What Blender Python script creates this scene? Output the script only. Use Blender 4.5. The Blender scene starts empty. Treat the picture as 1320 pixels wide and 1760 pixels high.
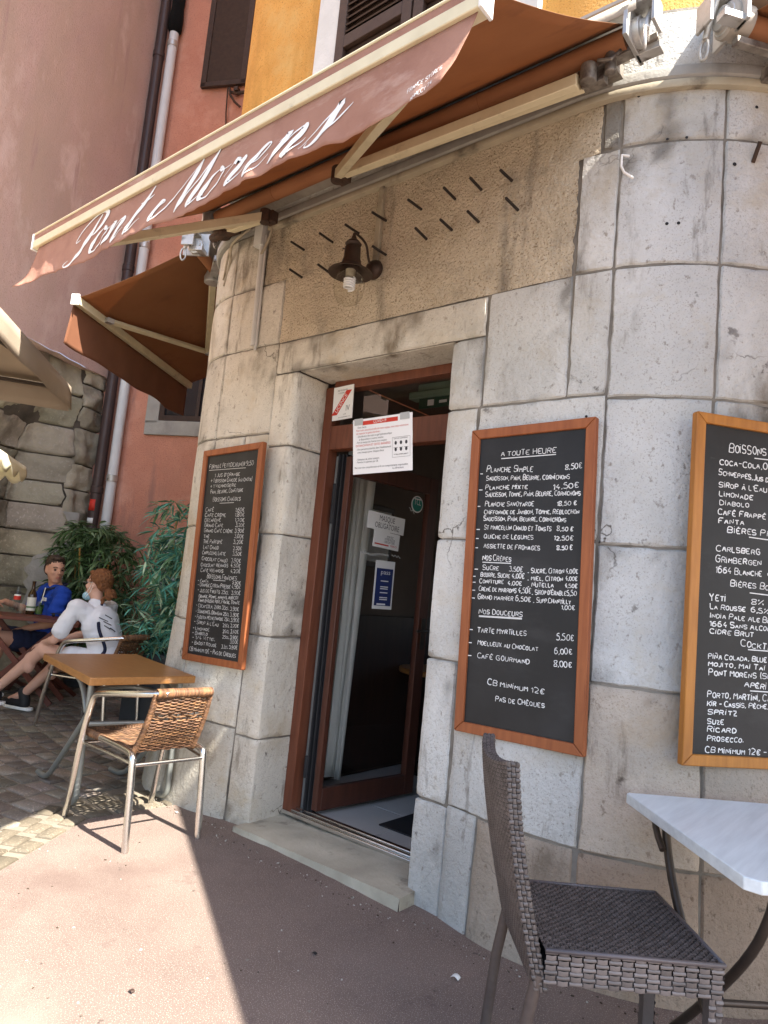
import bpy, math, random
from mathutils import Vector, Matrix, noise
random.seed(7)
V = Vector
sc = bpy.context.scene
COL = sc.collection
# ------------------------------------------------------------------ camera
# world frame: X runs along the cafe front, -Y is out of the front, Z up
CAM = V((2.994, -2.667, 1.35)); FPX = 1195.0
_p, _r = math.radians(6.5), math.radians(5.4)
AX = V((.76604, .64279, 0)); BX = V((-.64279, .76604, 0)); ZX = V((0, 0, 1))
FW = math.cos(_p) * BX + math.sin(_p) * ZX
_u0 = -math.sin(_p) * BX + math.cos(_p) * ZX
RT = math.cos(_r) * AX + math.sin(_r) * _u0
UP = -math.sin(_r) * AX + math.cos(_r) * _u0
cd = bpy.data.cameras.new("camera"); cam = bpy.data.objects.new("camera", cd); COL.objects.link(cam)
cam.matrix_world = Matrix(((RT.x, UP.x, -FW.x, CAM.x), (RT.y, UP.y, -FW.y, CAM.y), (RT.z, UP.z, -FW.z, CAM.z), (0, 0, 0, 1)))
cd.sensor_fit = 'VERTICAL'; cd.sensor_height = 24; cd.lens = FPX / 1760 * 24
cd.clip_end = 2000; cd.clip_start = .05
sc.camera = cam
sc.render.resolution_x = 768; sc.render.resolution_y = 1024
# ------------------------------------------------------------------ light
SUN_EL = math.radians(50.5); SUN = V((.9999, .012, 0)).normalized() * math.cos(SUN_EL) + ZX * math.sin(SUN_EL)
w = bpy.data.worlds.new("World"); sc.world = w; w.use_nodes = True
nt = w.node_tree; bg = nt.nodes["Background"]
sky = nt.nodes.new("ShaderNodeTexSky"); sky.sky_type = 'NISHITA'; sky.sun_disc = False
sky.sun_elevation = SUN_EL; sky.sun_rotation = math.atan2(SUN.x, SUN.y); sky.air_density = 1.0; sky.dust_density = 2.0
nt.links.new(sky.outputs[0], bg.inputs[0]); bg.inputs[1].default_value = .11
sl = bpy.data.lights.new("sun", 'SUN'); sl.energy = 5.0; sl.angle = math.radians(.5); sl.color = (1, .93, .82)
so = bpy.data.objects.new("sun", sl); COL.objects.link(so); so.rotation_euler = SUN.to_track_quat('Z', 'Y').to_euler(); so.location = (6, -2, 12)
sc.view_settings.view_transform = 'Standard'; sc.view_settings.look = 'None'; sc.view_settings.exposure = 2.02; sc.view_settings.gamma = 1
# ------------------------------------------------------------------ helpers: pixel of the photograph -> point on a real plane
def ray(x, y): return FPX * FW + (x - 660) * RT - (y - 880) * UP
def atX(x, y, v): q = ray(x, y); return CAM + q * ((v - CAM.x) / q.x)
def atY(x, y, v=0.): q = ray(x, y); return CAM + q * ((v - CAM.y) / q.y)
def atZ(x, y, v=0.): q = ray(x, y); return CAM + q * ((v - CAM.z) / q.z)
def atD(x, y, d): q = ray(x, y); return CAM + q * (d / q.dot(BX))
def atP(x, y, P, n): q = ray(x, y); return CAM + q * ((P - CAM).dot(n) / q.dot(n))
def gz(x): return .035 * max(0, -x - 1.0)
def nz(v, s=1.0): return noise.noise(V(v) * s)
def sstep(a, b, x): t = min(1, max(0, (x - a) / (b - a))); return t * t * (3 - 2 * t)
def rotz(a): return Matrix.Rotation(a, 4, 'Z')
def frame(o, ex, ey):
    ex = V(ex).normalized(); ey = V(ey); ey = (ey - ex * ey.dot(ex)).normalized(); ez = ex.cross(ey)
    return Matrix(((ex.x, ey.x, ez.x, o[0]), (ex.y, ey.y, ez.y, o[1]), (ex.z, ey.z, ez.z, o[2]), (0, 0, 0, 1)))
def chaikin(p, k=1):
    for _ in range(k):
        q = [p[0]]
        for a, b in zip(p, p[1:]): q += [a * .75 + b * .25, a * .25 + b * .75]
        p = q + [p[-1]]
    return p
def spline(p, k=6):
    p = [V(a) for a in p]; P = [p[0] * 2 - p[1]] + p + [p[-1] * 2 - p[-2]]; out = []
    for i in range(1, len(P) - 2):
        a, b, c, d = P[i - 1:i + 3]
        for j in range(k):
            t = j / k
            out.append(.5 * ((2 * b) + (c - a) * t + (2 * a - 5 * b + 4 * c - d) * t * t + (3 * b - a - 3 * c + d) * t ** 3))
    return out + [p[-1]]
def gl(o):
    m = Matrix.Identity(4)
    while o is not None: m = o.matrix_basis @ m; o = o.parent
    return m
class MB:
    def __init__(s): s.v = []; s.f = []; s.c = []; s.tone = None; s.pc = {}
    def add(s, vs, fs, c=None):
        n = len(s.v); s.v += [V(a) for a in vs]; s.f += [[n + i for i in f] for f in fs]; s.c += [c if c is not None else s.tone] * len(fs); return s
    def box(s, c, d, M=None):
        x, y, z = d[0] / 2, d[1] / 2, d[2] / 2; c = V(c)
        vs = [c + V((i * x, j * y, k * z)) for i in (-1, 1) for j in (-1, 1) for k in (-1, 1)]
        if M: vs = [M @ a for a in vs]
        return s.add(vs, [(0, 1, 3, 2), (4, 6, 7, 5), (0, 4, 5, 1), (2, 3, 7, 6), (0, 2, 6, 4), (1, 5, 7, 3)])
    def hexa(s, a, b): return s.add(list(a) + list(b), [(3, 2, 1, 0), (4, 5, 6, 7), (0, 1, 5, 4), (1, 2, 6, 5), (2, 3, 7, 6), (3, 0, 4, 7)])
    def beam(s, a, b, w, h, up=(0, 0, 1)):
        a, b = V(a), V(b); t = (b - a).normalized(); sd = t.cross(V(up)).normalized(); u = sd.cross(t)
        q = lambda p: [p + sd * w / 2 * i + u * h / 2 * j for i, j in ((-1, -1), (1, -1), (1, 1), (-1, 1))]
        return s.hexa(q(a), q(b))
    def tube(s, pts, r, n=10, closed=False, flat=1.0):
        pts = [V(p) for p in pts]; N = len(pts); rs = r if isinstance(r, (list, tuple)) else [r] * N
        ts = []
        for i in range(N):
            a = pts[(i - 1) % N] if (i or closed) else pts[0]; b = pts[(i + 1) % N] if (i < N - 1 or closed) else pts[-1]
            t = b - a; ts.append(t.normalized() if t.length > 1e-9 else V((0, 0, 1)))
        u = ts[0].cross(V((0, 0, 1)));
        if u.length < .05: u = ts[0].cross(V((1, 0, 0)))
        u.normalize(); vs = []
        for i in range(N):
            u = (u - ts[i] * u.dot(ts[i])); u.normalize(); w_ = ts[i].cross(u)
            vs += [pts[i] + (u * math.cos(2 * math.pi * k / n) + w_ * math.sin(2 * math.pi * k / n) * flat) * rs[i] for k in range(n)]
        fs = [(i * n + k, i * n + (k + 1) % n, (i + 1) % N * n + (k + 1) % n, (i + 1) % N * n + k) for i in range(N if closed else N - 1) for k in range(n)]
        if not closed: fs += [tuple(range(n - 1, -1, -1)), tuple((N - 1) * n + k for k in range(n))]
        return s.add(vs, fs)
    def lathe(s, prof, n=20, M=None, caps=True):
        vs = [V((r * math.cos(2 * math.pi * k / n), r * math.sin(2 * math.pi * k / n), z)) for r, z in prof for k in range(n)]
        if M: vs = [M @ a for a in vs]
        m = len(prof); fs = [(i * n + k, i * n + (k + 1) % n, (i + 1) * n + (k + 1) % n, (i + 1) * n + k) for i in range(m - 1) for k in range(n)]
        if caps: fs += [tuple(range(n - 1, -1, -1)), tuple((m - 1) * n + k for k in range(n))]
        return s.add(vs, fs)
    def grid(s, f, nu, nv, c=None, flip=False):
        vs = [f(i / nu, j / nv) for j in range(nv + 1) for i in range(nu + 1)]; W = nu + 1
        fs = [(j * W + i, j * W + i + 1, (j + 1) * W + i + 1, (j + 1) * W + i) for j in range(nv) for i in range(nu)]
        if flip: fs = [q[::-1] for q in fs]
        return s.add(vs, fs, c)
    def ell(s, c, r, M=None, nu=16, nv=10):
        c = V(c); vs = []; r = (r, r, r) if isinstance(r, (int, float)) else r
        for j in range(1, nv):
            ph = math.pi * j / nv
            vs += [V((math.sin(ph) * math.cos(2 * math.pi * k / nu) * r[0], math.sin(ph) * math.sin(2 * math.pi * k / nu) * r[1], math.cos(ph) * r[2])) for k in range(nu)]
        vs += [V((0, 0, r[2])), V((0, 0, -r[2]))]
        if M: vs = [M.to_3x3() @ a for a in vs]
        vs = [c + a for a in vs]; T = len(vs) - 2
        fs = [(j * nu + k, (j + 1) * nu + k, (j + 1) * nu + (k + 1) % nu, j * nu + (k + 1) % nu) for j in range(nv - 2) for k in range(nu)]
        fs += [(T, k, (k + 1) % nu) for k in range(nu)] + [(T + 1, (nv - 2) * nu + (k + 1) % nu, (nv - 2) * nu + k) for k in range(nu)]
        return s.add(vs, fs)
    def cap(s, a, b, ra, rb, n=12):           # closed tapered capsule
        a, b = V(a), V(b); t = (b - a); L = t.length; t.normalize(); pts = []; rs = []
        for k in range(5): an = math.pi / 2 * k / 4; pts.append(a - t * ra * math.cos(an)); rs.append(max(.0008, ra * math.sin(an)))
        for k in range(5): an = math.pi / 2 * k / 4; pts.append(b + t * rb * math.sin(an)); rs.append(max(.0008, rb * math.cos(an)))
        return s.tube(pts, rs, n)
    def ext(s, poly, M, d):                   # polygon (2-D, ccw) extruded from 0 to d along M's z
        n = len(poly); vs = [M @ V((x, y, 0)) for x, y in poly] + [M @ V((x, y, d)) for x, y in poly]
        return s.add(vs, [tuple(range(n - 1, -1, -1)), tuple(range(n, 2 * n))] + [(i, (i + 1) % n, n + (i + 1) % n, n + i) for i in range(n)])
    def ribbon(s, pts, wd, M, off=0.):        # flat painted stroke, pts 2-D
        pts = [V((p[0], p[1])) for p in pts]; n = len(pts); ws = wd if isinstance(wd, list) else [wd] * n; L = []
        for i in range(n):
            t = pts[min(i + 1, n - 1)] - pts[max(i - 1, 0)]
            if t.length < 1e-9: t = V((1, 0))
            t.normalize(); k = V((-t.y, t.x)) * ws[i] / 2; L += [pts[i] - k, pts[i] + k]
        mp = M if callable(M) else (lambda x, y, o: M @ V((x, y, o)))
        return s.add([mp(p.x, p.y, off) for p in L], [(2 * i, 2 * i + 2, 2 * i + 3, 2 * i + 1) for i in range(n - 1)])
    def build(s, name, mat, parent=None, local=False, smooth=40, bevel=0, solid=0, seg=2, sub=0):
        me = bpy.data.meshes.new(name); vs = s.v
        if parent is not None and not local: I = gl(parent).inverted(); vs = [I @ a for a in vs]
        me.from_pydata([tuple(a) for a in vs], [], s.f)
        if s.pc:
            at = me.attributes.new("tone", 'FLOAT_COLOR', 'POINT'); fl = []
            for i in range(len(s.v)): c = s.pc.get(i, (1, 1, 1)); fl += [c[0], c[1], c[2], 1.]
            at.data.foreach_set("color", fl)
        elif any(c is not None for c in s.c):
            at = me.attributes.new("tone", 'FLOAT_COLOR', 'FACE')
            fl = []
            for c in s.c: c = c if c is not None else (1, 1, 1); fl += [c[0], c[1], c[2], 1.]
            at.data.foreach_set("color", fl)
        me.materials.append(mat)
        me.polygons.foreach_set("use_smooth", [bool(smooth)] * len(me.polygons))
        if smooth and smooth < 180: me.set_sharp_from_angle(angle=math.radians(smooth))
        me.update(); o = bpy.data.objects.new(name, me); COL.objects.link(o)
        if parent is not None: o.parent = parent
        if bevel: b = o.modifiers.new("bevel", 'BEVEL'); b.width = bevel; b.segments = seg; b.limit_method = 'ANGLE'; b.angle_limit = math.radians(35)
        if solid: b = o.modifiers.new("solid", 'SOLIDIFY'); b.thickness = solid; b.offset = 0
        if sub: b = o.modifiers.new("sub", 'SUBSURF'); b.levels = sub; b.render_levels = sub
        return o
def thing(name, label, cat, loc=(0, 0, 0), rz=0, group=None):
    o = bpy.data.objects.new(name, None); COL.objects.link(o); o.empty_display_size = .1
    o.location = loc; o.rotation_euler = (0, 0, rz); o['label'] = label; o['category'] = cat
    if group: o['group'] = group
    return o
def tag(o, label, cat, group=None):
    o['label'] = label; o['category'] = cat
    if group: o['group'] = group
    return o
def kind(o, k='structure'): o['kind'] = k; return o
def dup(root, loc, rz, label, group=None):
    r = root.copy(); COL.objects.link(r); r.location = loc; r.rotation_euler = (0, 0, rz); r['label'] = label
    if group: r['group'] = group
    for ch in list(root.children):
        c = ch.copy(); COL.objects.link(c); c.parent = r
        for g in list(ch.children): d = g.copy(); COL.objects.link(d); d.parent = c
    return r
# ------------------------------------------------------------------ materials
def L(nt, a, b): nt.links.new(a, b)
def mat(name, c, c2=None, sc_=6., rough=.8, bump=0., bs=80., metal=0., spec=.3, stain=None, st=(.45, .62), stscale=(3, 3, .8), tone=False,
        crack=None, speck=None, spsc=160., stretch=(1, 1, 1), trans=0., contrast=(.3, .7), subs=None, coat=0., more=(), bdist=.01):
    m = bpy.data.materials.new(name); m.use_nodes = True; nt = m.node_tree; N = nt.nodes; b = N["Principled BSDF"]
    b.inputs['Roughness'].default_value = rough; b.inputs['Metallic'].default_value = metal; b.inputs['Specular IOR Level'].default_value = spec
    if coat: b.inputs['Coat Weight'].default_value = coat; b.inputs['Coat Roughness'].default_value = .15
    tc = N.new("ShaderNodeTexCoord"); mp = N.new("ShaderNodeMapping"); mp.inputs['Scale'].default_value = stretch; L(nt, tc.outputs['Object'], mp.inputs['Vector']); vec = mp.outputs[0]
    def noi(scale, det=4., rg=.55, v=None):
        n = N.new("ShaderNodeTexNoise"); n.inputs['Scale'].default_value = scale; n.inputs['Detail'].default_value = det; n.inputs['Roughness'].default_value = rg; L(nt, v or vec, n.inputs['Vector']); return n.outputs['Fac']
    def rmp(fac, a, b_):
        n = N.new("ShaderNodeMapRange"); n.inputs['From Min'].default_value = a; n.inputs['From Max'].default_value = b_; L(nt, fac, n.inputs['Value']); return n.outputs[0]
    def mix(fac, a, b_, mode='MIX'):
        n = N.new("ShaderNodeMix"); n.data_type = 'RGBA'; n.blend_type = mode
        if isinstance(fac, float): n.inputs['Factor'].default_value = fac
        else: L(nt, fac, n.inputs['Factor'])
        for k, x in ((6, a), (7, b_)):
            if isinstance(x, tuple): n.inputs[k].default_value = (*x, 1)
            else: L(nt, x, n.inputs[k])
        return n.outputs[2]
    if c2 is None: c2 = tuple(x * .82 for x in c)
    col = mix(rmp(noi(sc_, 6.), *contrast), c, c2)
    if speck:
        col = mix(rmp(noi(spsc, 1.), .60, .67), col, speck)
    if stain:
        m2 = N.new("ShaderNodeMapping"); m2.inputs['Scale'].default_value = stscale; m2.inputs['Location'].default_value = (3.1, 1.7, .4); L(nt, tc.outputs['Object'], m2.inputs['Vector'])
        col = mix(rmp(noi(1.0, 8., .62, m2.outputs[0]), *st), col, stain)
    for i, (cc, ab, s3) in enumerate(more):      # further blotches, each with its own scale and threshold
        m2 = N.new("ShaderNodeMapping"); m2.inputs['Scale'].default_value = s3; m2.inputs['Location'].default_value = (7.7 + 5 * i, 2.3 * i, 1.9 + i); L(nt, tc.outputs['Object'], m2.inputs['Vector'])
        col = mix(rmp(noi(1.0, 9., .66, m2.outputs[0]), *ab), col, cc)
    if tone:
        at = N.new("ShaderNodeAttribute"); at.attribute_name = "tone"; col = mix(1., col, at.outputs['Color'], 'MULTIPLY')
    if crack:
        dn = N.new("ShaderNodeTexNoise"); dn.inputs['Scale'].default_value = 3.; dn.inputs['Detail'].default_value = 5.; L(nt, tc.outputs['Object'], dn.inputs['Vector'])
        ad = N.new("ShaderNodeVectorMath"); ad.operation = 'MULTIPLY_ADD'; L(nt, dn.outputs['Color'], ad.inputs[0]); ad.inputs[1].default_value = (.55, .55, .55); L(nt, tc.outputs['Object'], ad.inputs[2])
        vo = N.new("ShaderNodeTexVoronoi"); vo.feature = 'DISTANCE_TO_EDGE'; vo.inputs['Scale'].default_value = crack[1]; L(nt, ad.outputs[0], vo.inputs['Vector'])
        k1 = rmp(vo.outputs['Distance'], .007, .0); k2 = rmp(noi(1.6, 3.), .57, .66)
        mu = N.new("ShaderNodeMath"); mu.operation = 'MULTIPLY'; L(nt, k1, mu.inputs[0]); L(nt, k2, mu.inputs[1]); mu.use_clamp = True
        col = mix(mu.outputs[0], col, crack[0])
    L(nt, col, b.inputs['Base Color'])
    if bump:
        bp = N.new("ShaderNodeBump"); bp.inputs['Strength'].default_value = bump; bp.inputs['Distance'].default_value = bdist
        L(nt, noi(bs, 5., .6), bp.inputs['Height']); L(nt, bp.outputs[0], b.inputs['Normal'])
    if trans:
        tl = N.new("ShaderNodeBsdfTranslucent"); L(nt, col, tl.inputs['Color']); ms = N.new("ShaderNodeMixShader"); ms.inputs[0].default_value = trans
        L(nt, b.outputs[0], ms.inputs[1]); L(nt, tl.outputs[0], ms.inputs[2]); L(nt, ms.outputs[0], N["Material Output"].inputs['Surface'])
    return m
def glass(name, tint=(1, 1, 1), rough=.0, thin=True, refl=.06):
    m = bpy.data.materials.new(name); m.use_nodes = True; nt = m.node_tree; N = nt.nodes; N.remove(N["Principled BSDF"])
    t = N.new("ShaderNodeBsdfTransparent"); t.inputs[0].default_value = (*tint, 1); g = N.new("ShaderNodeBsdfGlossy"); g.inputs['Roughness'].default_value = rough
    fr = N.new("ShaderNodeFresnel"); fr.inputs['IOR'].default_value = 1.5; ms = N.new("ShaderNodeMixShader")
    ge = N.new("ShaderNodeNewGeometry"); mu = N.new("ShaderNodeMath"); mu.operation = 'MULTIPLY_ADD'; mu.inputs[1].default_value = -1.; mu.inputs[2].default_value = 1.; L(nt, ge.outputs['Backfacing'], mu.inputs[0]); m2 = N.new("ShaderNodeMath"); m2.operation = 'MULTIPLY'; L(nt, fr.outputs[0], m2.inputs[0]); L(nt, mu.outputs[0], m2.inputs[1])
    L(nt, m2.outputs[0], ms.inputs[0]); L(nt, t.outputs[0], ms.inputs[1]); L(nt, g.outputs[0], ms.inputs[2]); L(nt, ms.outputs[0], N["Material Output"].inputs['Surface'])
    return m
M = {}
M['stone'] = mat("limestone", (.59, .592, .568), (.475, .477, .455), 2.2, .85, .8, 42, tone=True, stain=(.19, .17, .14), st=(.58, .72), stscale=(2.6, 2.6, 1.3), crack=((.06, .05, .04), 1.7), speck=(.41, .40, .375), spsc=150., contrast=(.36, .64),
    more=(((.44, .39, .305), (.53, .70), (1.3, 1.3, 1.0)), ((.24, .225, .20), (.59, .68), (7, 7, 1.4)), ((.11, .10, .09), (.635, .70), (9, 9, 9)), ((.65, .65, .625), (.50, .72), (3, 3, 1.6)), ((.33, .31, .28), (.60, .66), (34, 34, 26)), ((.50, .46, .38), (.56, .70), (2.1, 2.1, 2.6))), bdist=.012)
M['mortar'] = mat("mortar", (.30, .275, .235), (.09, .08, .068), 4, .95, .5, 60)
M['plaster'] = mat("old_plaster", (.68, .59, .45), (.54, .46, .335), 4, .95, 1.0, 70, stain=(.08, .07, .06), st=(.57, .74), stscale=(4.2, 4.2, .7), speck=(.33, .26, .17), spsc=110., more=(((.36, .31, .24), (.54, .68), (2.5, 2.5, 2)), ((.10, .09, .08), (.60, .70), (6, 6, .6)), ((.62, .55, .43), (.58, .68), (3, 3, 3))), bdist=.02)
M['ochre'] = mat("ochre_stucco", (.62, .33, .085), (.52, .26, .06), 4, .95, 1.0, 90, speck=(.40, .20, .045), spsc=75., more=(((.56, .36, .13), (.5, .7), (2, 2, 2)), ((.42, .22, .05), (.55, .7), (3, 3, .8))))
M['step'] = mat("worn_step_stone", (.52, .48, .38), (.36, .33, .26), 5, .8, .4, 50, stain=(.14, .12, .10), st=(.56, .7), stscale=(5, 5, 5))
M['red'] = mat("red_stucco", (.55, .255, .175), (.47, .205, .14), 3, .95, .6, 70, stain=(.40, .20, .14), st=(.5, .75), stscale=(1.5, 1.5, 1.1), speck=(.40, .17, .12), spsc=90., more=(((.60, .32, .235), (.52, .68), (1.6, 1.6, 1.6)), ((.36, .18, .14), (.58, .70), (4, 4, .7))))
M['pink'] = mat("pink_stucco", (.53, .385, .35), (.455, .325, .30), 1.6, .95, .5, 55, stain=(.44, .335, .265), st=(.42, .7), stscale=(1.2, 1.2, .35), speck=(.40, .28, .25), spsc=80., more=(((.42, .32, .27), (.52, .66), (.9, .9, .25)), ((.58, .45, .42), (.54, .68), (2.2, 2.2, 1.2)), ((.40, .28, .26), (.60, .68), (7, 7, .5))))
M['rubble'] = mat("rubble_stone", (.37, .345, .28), (.22, .205, .17), 2.6, .95, .8, 22, tone=True, stain=(.14, .125, .10), st=(.54, .7), stscale=(2, 2, 1.5), speck=(.33, .31, .27), spsc=40.)
M['rubblemortar'] = mat("rubble_mortar", (.11, .095, .08), (.05, .045, .04), 5, .95, .8, 25)
M['greystone'] = mat("grey_stone", (.36, .35, .32), (.28, .27, .25), 6, .9, .4, 40, stain=(.16, .15, .14), st=(.55, .75))
M['brownwood'] = mat("brown_painted_wood", (.055, .034, .026), (.04, .025, .02), 20, .6, .2, 60)
M['frame'] = mat("varnished_wood", (.35, .115, .040), (.24, .072, .026), 3, .5, .15, 90, stretch=(14, 14, 1.6), spec=.35)
M['frameamber'] = mat("amber_wood", (.46, .19, .035), (.33, .125, .022), 3, .4, .15, 90, stretch=(14, 14, 1.6), spec=.4)
M['doorwood'] = mat("door_wood", (.085, .028, .016), (.055, .019, .011), 3, .45, .1, 90, stretch=(12, 12, 1.5), spec=.4)
M['doorframe'] = mat("shaded_varnished_wood", (.17, .055, .027), (.115, .036, .018), 3, .45, .15, 90, stretch=(14, 14, 1.6), spec=.35)  # varnished wood copy made darker; doorway shade is put into its colour
M['shadecanvas'] = mat("shaded_brown_canvas", (.20, .085, .045), (.17, .07, .037), 6, .85, .15, 260, trans=.08)  # awning canvas darkened; the shade inside the flap is put into the colour
M['slate'] = mat("blackboard", (.016, .016, .017), (.030, .030, .032), 3.5, .5, .05, 80, contrast=(.45, .8), spec=.35, more=(((.042, .042, .044), (.52, .78), (2.2, 2.2, 5)), ((.07, .07, .07), (.66, .82), (6, 6, 14))))
M['chalk'] = mat("white_marker", (.80, .81, .80), (.66, .67, .67), 60, .8)
M['thinchalk'] = mat("thin_marker", (.62, .62, .60), (.48, .48, .47), 60, .8)
M['awning'] = mat("awning_canvas", (.30, .148, .070), (.255, .122, .056), 2.2, .85, .35, 26, trans=.42, bdist=.006, more=(((.23, .11, .055), (.56, .68), (4, 4, 4)),), stretch=(1, 1, 1))
M['valance'] = mat("faded_canvas", (.41, .225, .165), (.35, .18, .13), 6, .85, .5, 34, trans=.12, stain=(.30, .15, .11), st=(.54, .72), stscale=(5, 5, 5), more=(((.47, .30, .24), (.56, .68), (3, 3, 9)),), bdist=.006)
M['roller'] = mat("rolled_canvas", (.33, .145, .068), (.28, .12, .055), 5, .8, .1, 200)
M['lacquer'] = mat("cream_lacquer", (.68, .61, .42), (.58, .51, .34), 9, .45, .05, 60, spec=.5, stain=(.30, .25, .16), st=(.62, .8), stscale=(9, 9, 9))
M['galv'] = mat("weathered_aluminium", (.55, .54, .52), (.38, .37, .35), 12, .45, .1, 60, metal=.6, stain=(.16, .14, .12), st=(.55, .7), stscale=(12, 12, 12))
M['rustgalv'] = mat("grimy_aluminium", (.34, .31, .27), (.16, .14, .12), 16, .5, .2, 60, metal=.5, stain=(.08, .06, .05), st=(.48, .66), stscale=(14, 14, 14))
M['hood'] = mat("dull_awning_hood", (.42, .38, .33), (.32, .29, .25), 8, .6, .1, 60, metal=.2, stain=(.18, .15, .12), st=(.55, .7))
M['cream'] = mat("cream_plastic_strip", (.45, .40, .30), (.35, .31, .23), 7, .7, .1, 60, stain=(.14, .12, .09), st=(.52, .68), stscale=(5, 5, 5))
M['rust'] = mat("dark_rusty_iron", (.05, .035, .028), (.09, .05, .032), 30, .75, .4, 90, metal=.3)
M['pin'] = mat("black_iron", (.022, .02, .019), (.05, .04, .034), 30, .5, .2, 90, metal=.3)
M['lampmetal'] = mat("bronze_lamp_metal", (.075, .05, .038), (.05, .034, .027), 14, .5, .1, 90, metal=.5)
M['alu'] = mat("polished_aluminium", (.74, .73, .71), (.66, .65, .63), 30, .24, .02, 60, metal=1.)
M['steel'] = mat("grey_painted_steel", (.30, .32, .31), (.25, .27, .26), 14, .4, .05, 60, metal=.5)
M['bronze'] = mat("bronze_painted_steel", (.075, .06, .05), (.055, .045, .038), 18, .4, .05, 60, metal=.5)
M['wicker'] = mat("honey_wicker", (.235, .125, .066), (.10, .052, .03), 24, .55, .2, 120, spec=.35, tone=True)
M['rattan'] = mat("brown_resin_rattan", (.122, .106, .102), (.085, .073, .070), 12, .34, .1, 90, spec=.45, tone=True)
M['tabletop'] = mat("oak_laminate", (.40, .19, .06), (.31, .14, .042), 3, .35, .03, 60, stretch=(2, 18, 18), spec=.4)
M['marble'] = mat("marble_effect_laminate", (.70, .77, .80), (.56, .62, .65), 3, .3, .02, 60, stretch=(16, 1.3, 16), spec=.45, contrast=(.35, .75))
M['darkwood'] = mat("red_brown_folding_wood", (.12, .035, .022), (.085, .025, .016), 9, .5, .05, 60)
M['pipebrown'] = mat("brown_pipe", (.062, .040, .038), (.05, .033, .031), 9, .4, .05, 60)
M['pipewhite'] = mat("white_plastic_pipe", (.60, .62, .64), (.52, .54, .56), 3, .4, .05, 60, stain=(.35, .33, .30), st=(.6, .8), stscale=(4, 4, 1))
M['white'] = mat("white_card", (.78, .78, .76), (.73, .73, .71), 12, .6)
M['paper'] = mat("white_laminated_paper", (.80, .81, .82), (.76, .77, .79), 4, .35, spec=.4)
M['redprint'] = mat("red_print", (.55, .04, .025), (.5, .035, .02), 12, .5)
M['blackprint'] = mat("dark_print", (.05, .05, .06), (.04, .04, .05), 12, .6)
M['blueprint'] = mat("navy_print", (.02, .035, .14), (.018, .03, .12), 12, .4)
M['greenprint'] = mat("teal_print", (.03, .22, .17), (.028, .2, .155), 12, .4)
M['tape'] = mat("grey_tape", (.42, .44, .44), (.37, .39, .39), 12, .4)
M['tile'] = mat("pale_floor_tile", (.50, .49, .46), (.43, .42, .395), 3, .35, .03, 40, spec=.45)
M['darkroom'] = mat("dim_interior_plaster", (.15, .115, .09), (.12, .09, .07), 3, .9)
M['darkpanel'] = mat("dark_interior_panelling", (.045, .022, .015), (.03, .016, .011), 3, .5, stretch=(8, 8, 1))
M['curtain'] = mat("pale_curtain", (.86, .86, .80), (.80, .80, .74), 6, .9, trans=.3)
M['black'] = mat("black_rubber", (.02, .02, .022), (.016, .016, .018), 12, .7)
M['asphalt'] = mat("red_asphalt", (.215, .163, .140), (.165, .123, .106), 2.4, .9, .7, 190, speck=(.42, .35, .29), spsc=230., stain=(.15, .105, .09), st=(.54, .72), stscale=(1.1, 1.1, 1.1), more=(((.10, .075, .065), (.66, .70), (11, 11, 11)), ((.30, .22, .185), (.56, .70), (.7, .7, .7)), ((.12, .085, .075), (.62, .72), (3.5, 3.5, 3.5))))
M['ground'] = mat("street_ground", (.22, .19, .16), (.17, .15, .13), 1.2, .95, .4, 60)
M['sett'] = mat("worn_setts", (.25, .215, .18), (.165, .145, .125), 6, .75, .5, 60, tone=True, speck=(.33, .28, .24), spsc=90.)
M['joint'] = mat("pale_joint_sand", (.26, .225, .18), (.18, .155, .125), 9, .95, .6, 80)
M['glass'] = glass("window_glass"); M['bulbglass'] = glass("lamp_globe_glass", (.97, .97, .95)); M['drinkglass'] = glass("drinking_glass", (.93, .95, .95))
M['winebottle'] = mat("brown_bottle_glass", (.035, .018, .006), (.03, .015, .005), 9, .06, spec=.6)
M['beer'] = mat("amber_beer", (.34, .11, .012), (.30, .095, .01), 9, .2)
M['canvas'] = mat("beige_parasol_canvas", (.42, .35, .27), (.37, .305, .235), 4, .9, .2, 200, trans=.3)
M['yellowcanvas'] = mat("yellow_white_canvas", (.84, .80, .66), (.80, .76, .60), 4, .9, .2, 200, trans=.4)
M['skin'] = mat("skin", (.55, .31, .22), (.48, .25, .17), 9, .55, .05, 200); M['skinpale'] = mat("pale_skin", (.62, .38, .29), (.55, .31, .23), 9, .55, .05, 200)
M['blue'] = mat("blue_polo_cloth", (.012, .055, .36), (.01, .045, .30), 9, .85, .2, 200); M['navy'] = mat("navy_cloth", (.014, .018, .045), (.012, .015, .038), 9, .9, .2, 200)
M['tee'] = mat("white_tee_cloth", (.72, .73, .78), (.66, .67, .72), 6, .9, .2, 150)
M['hairdark'] = mat("short_dark_hair", (.05, .033, .024), (.035, .022, .016), 40, .6, .5, 150); M['hairginger'] = mat("auburn_hair", (.24, .095, .035), (.13, .05, .02), 4, .45, .6, 60, stretch=(20, 20, 5))
M['mask'] = mat("pale_blue_mask", (.32, .52, .62), (.28, .47, .57), 20, .9)
M['leaf'] = mat("bamboo_leaf", (.75, .75, .75), (.55, .55, .55), 14, .5, tone=True, trans=.2, spec=.4); M['cane'] = mat("yellow_cane", (.42, .235, .06), (.33, .175, .045), 8, .5)
M['planter'] = mat("charcoal_planter", (.05, .053, .056), (.04, .043, .046), 6, .6, .1, 60)
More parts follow.
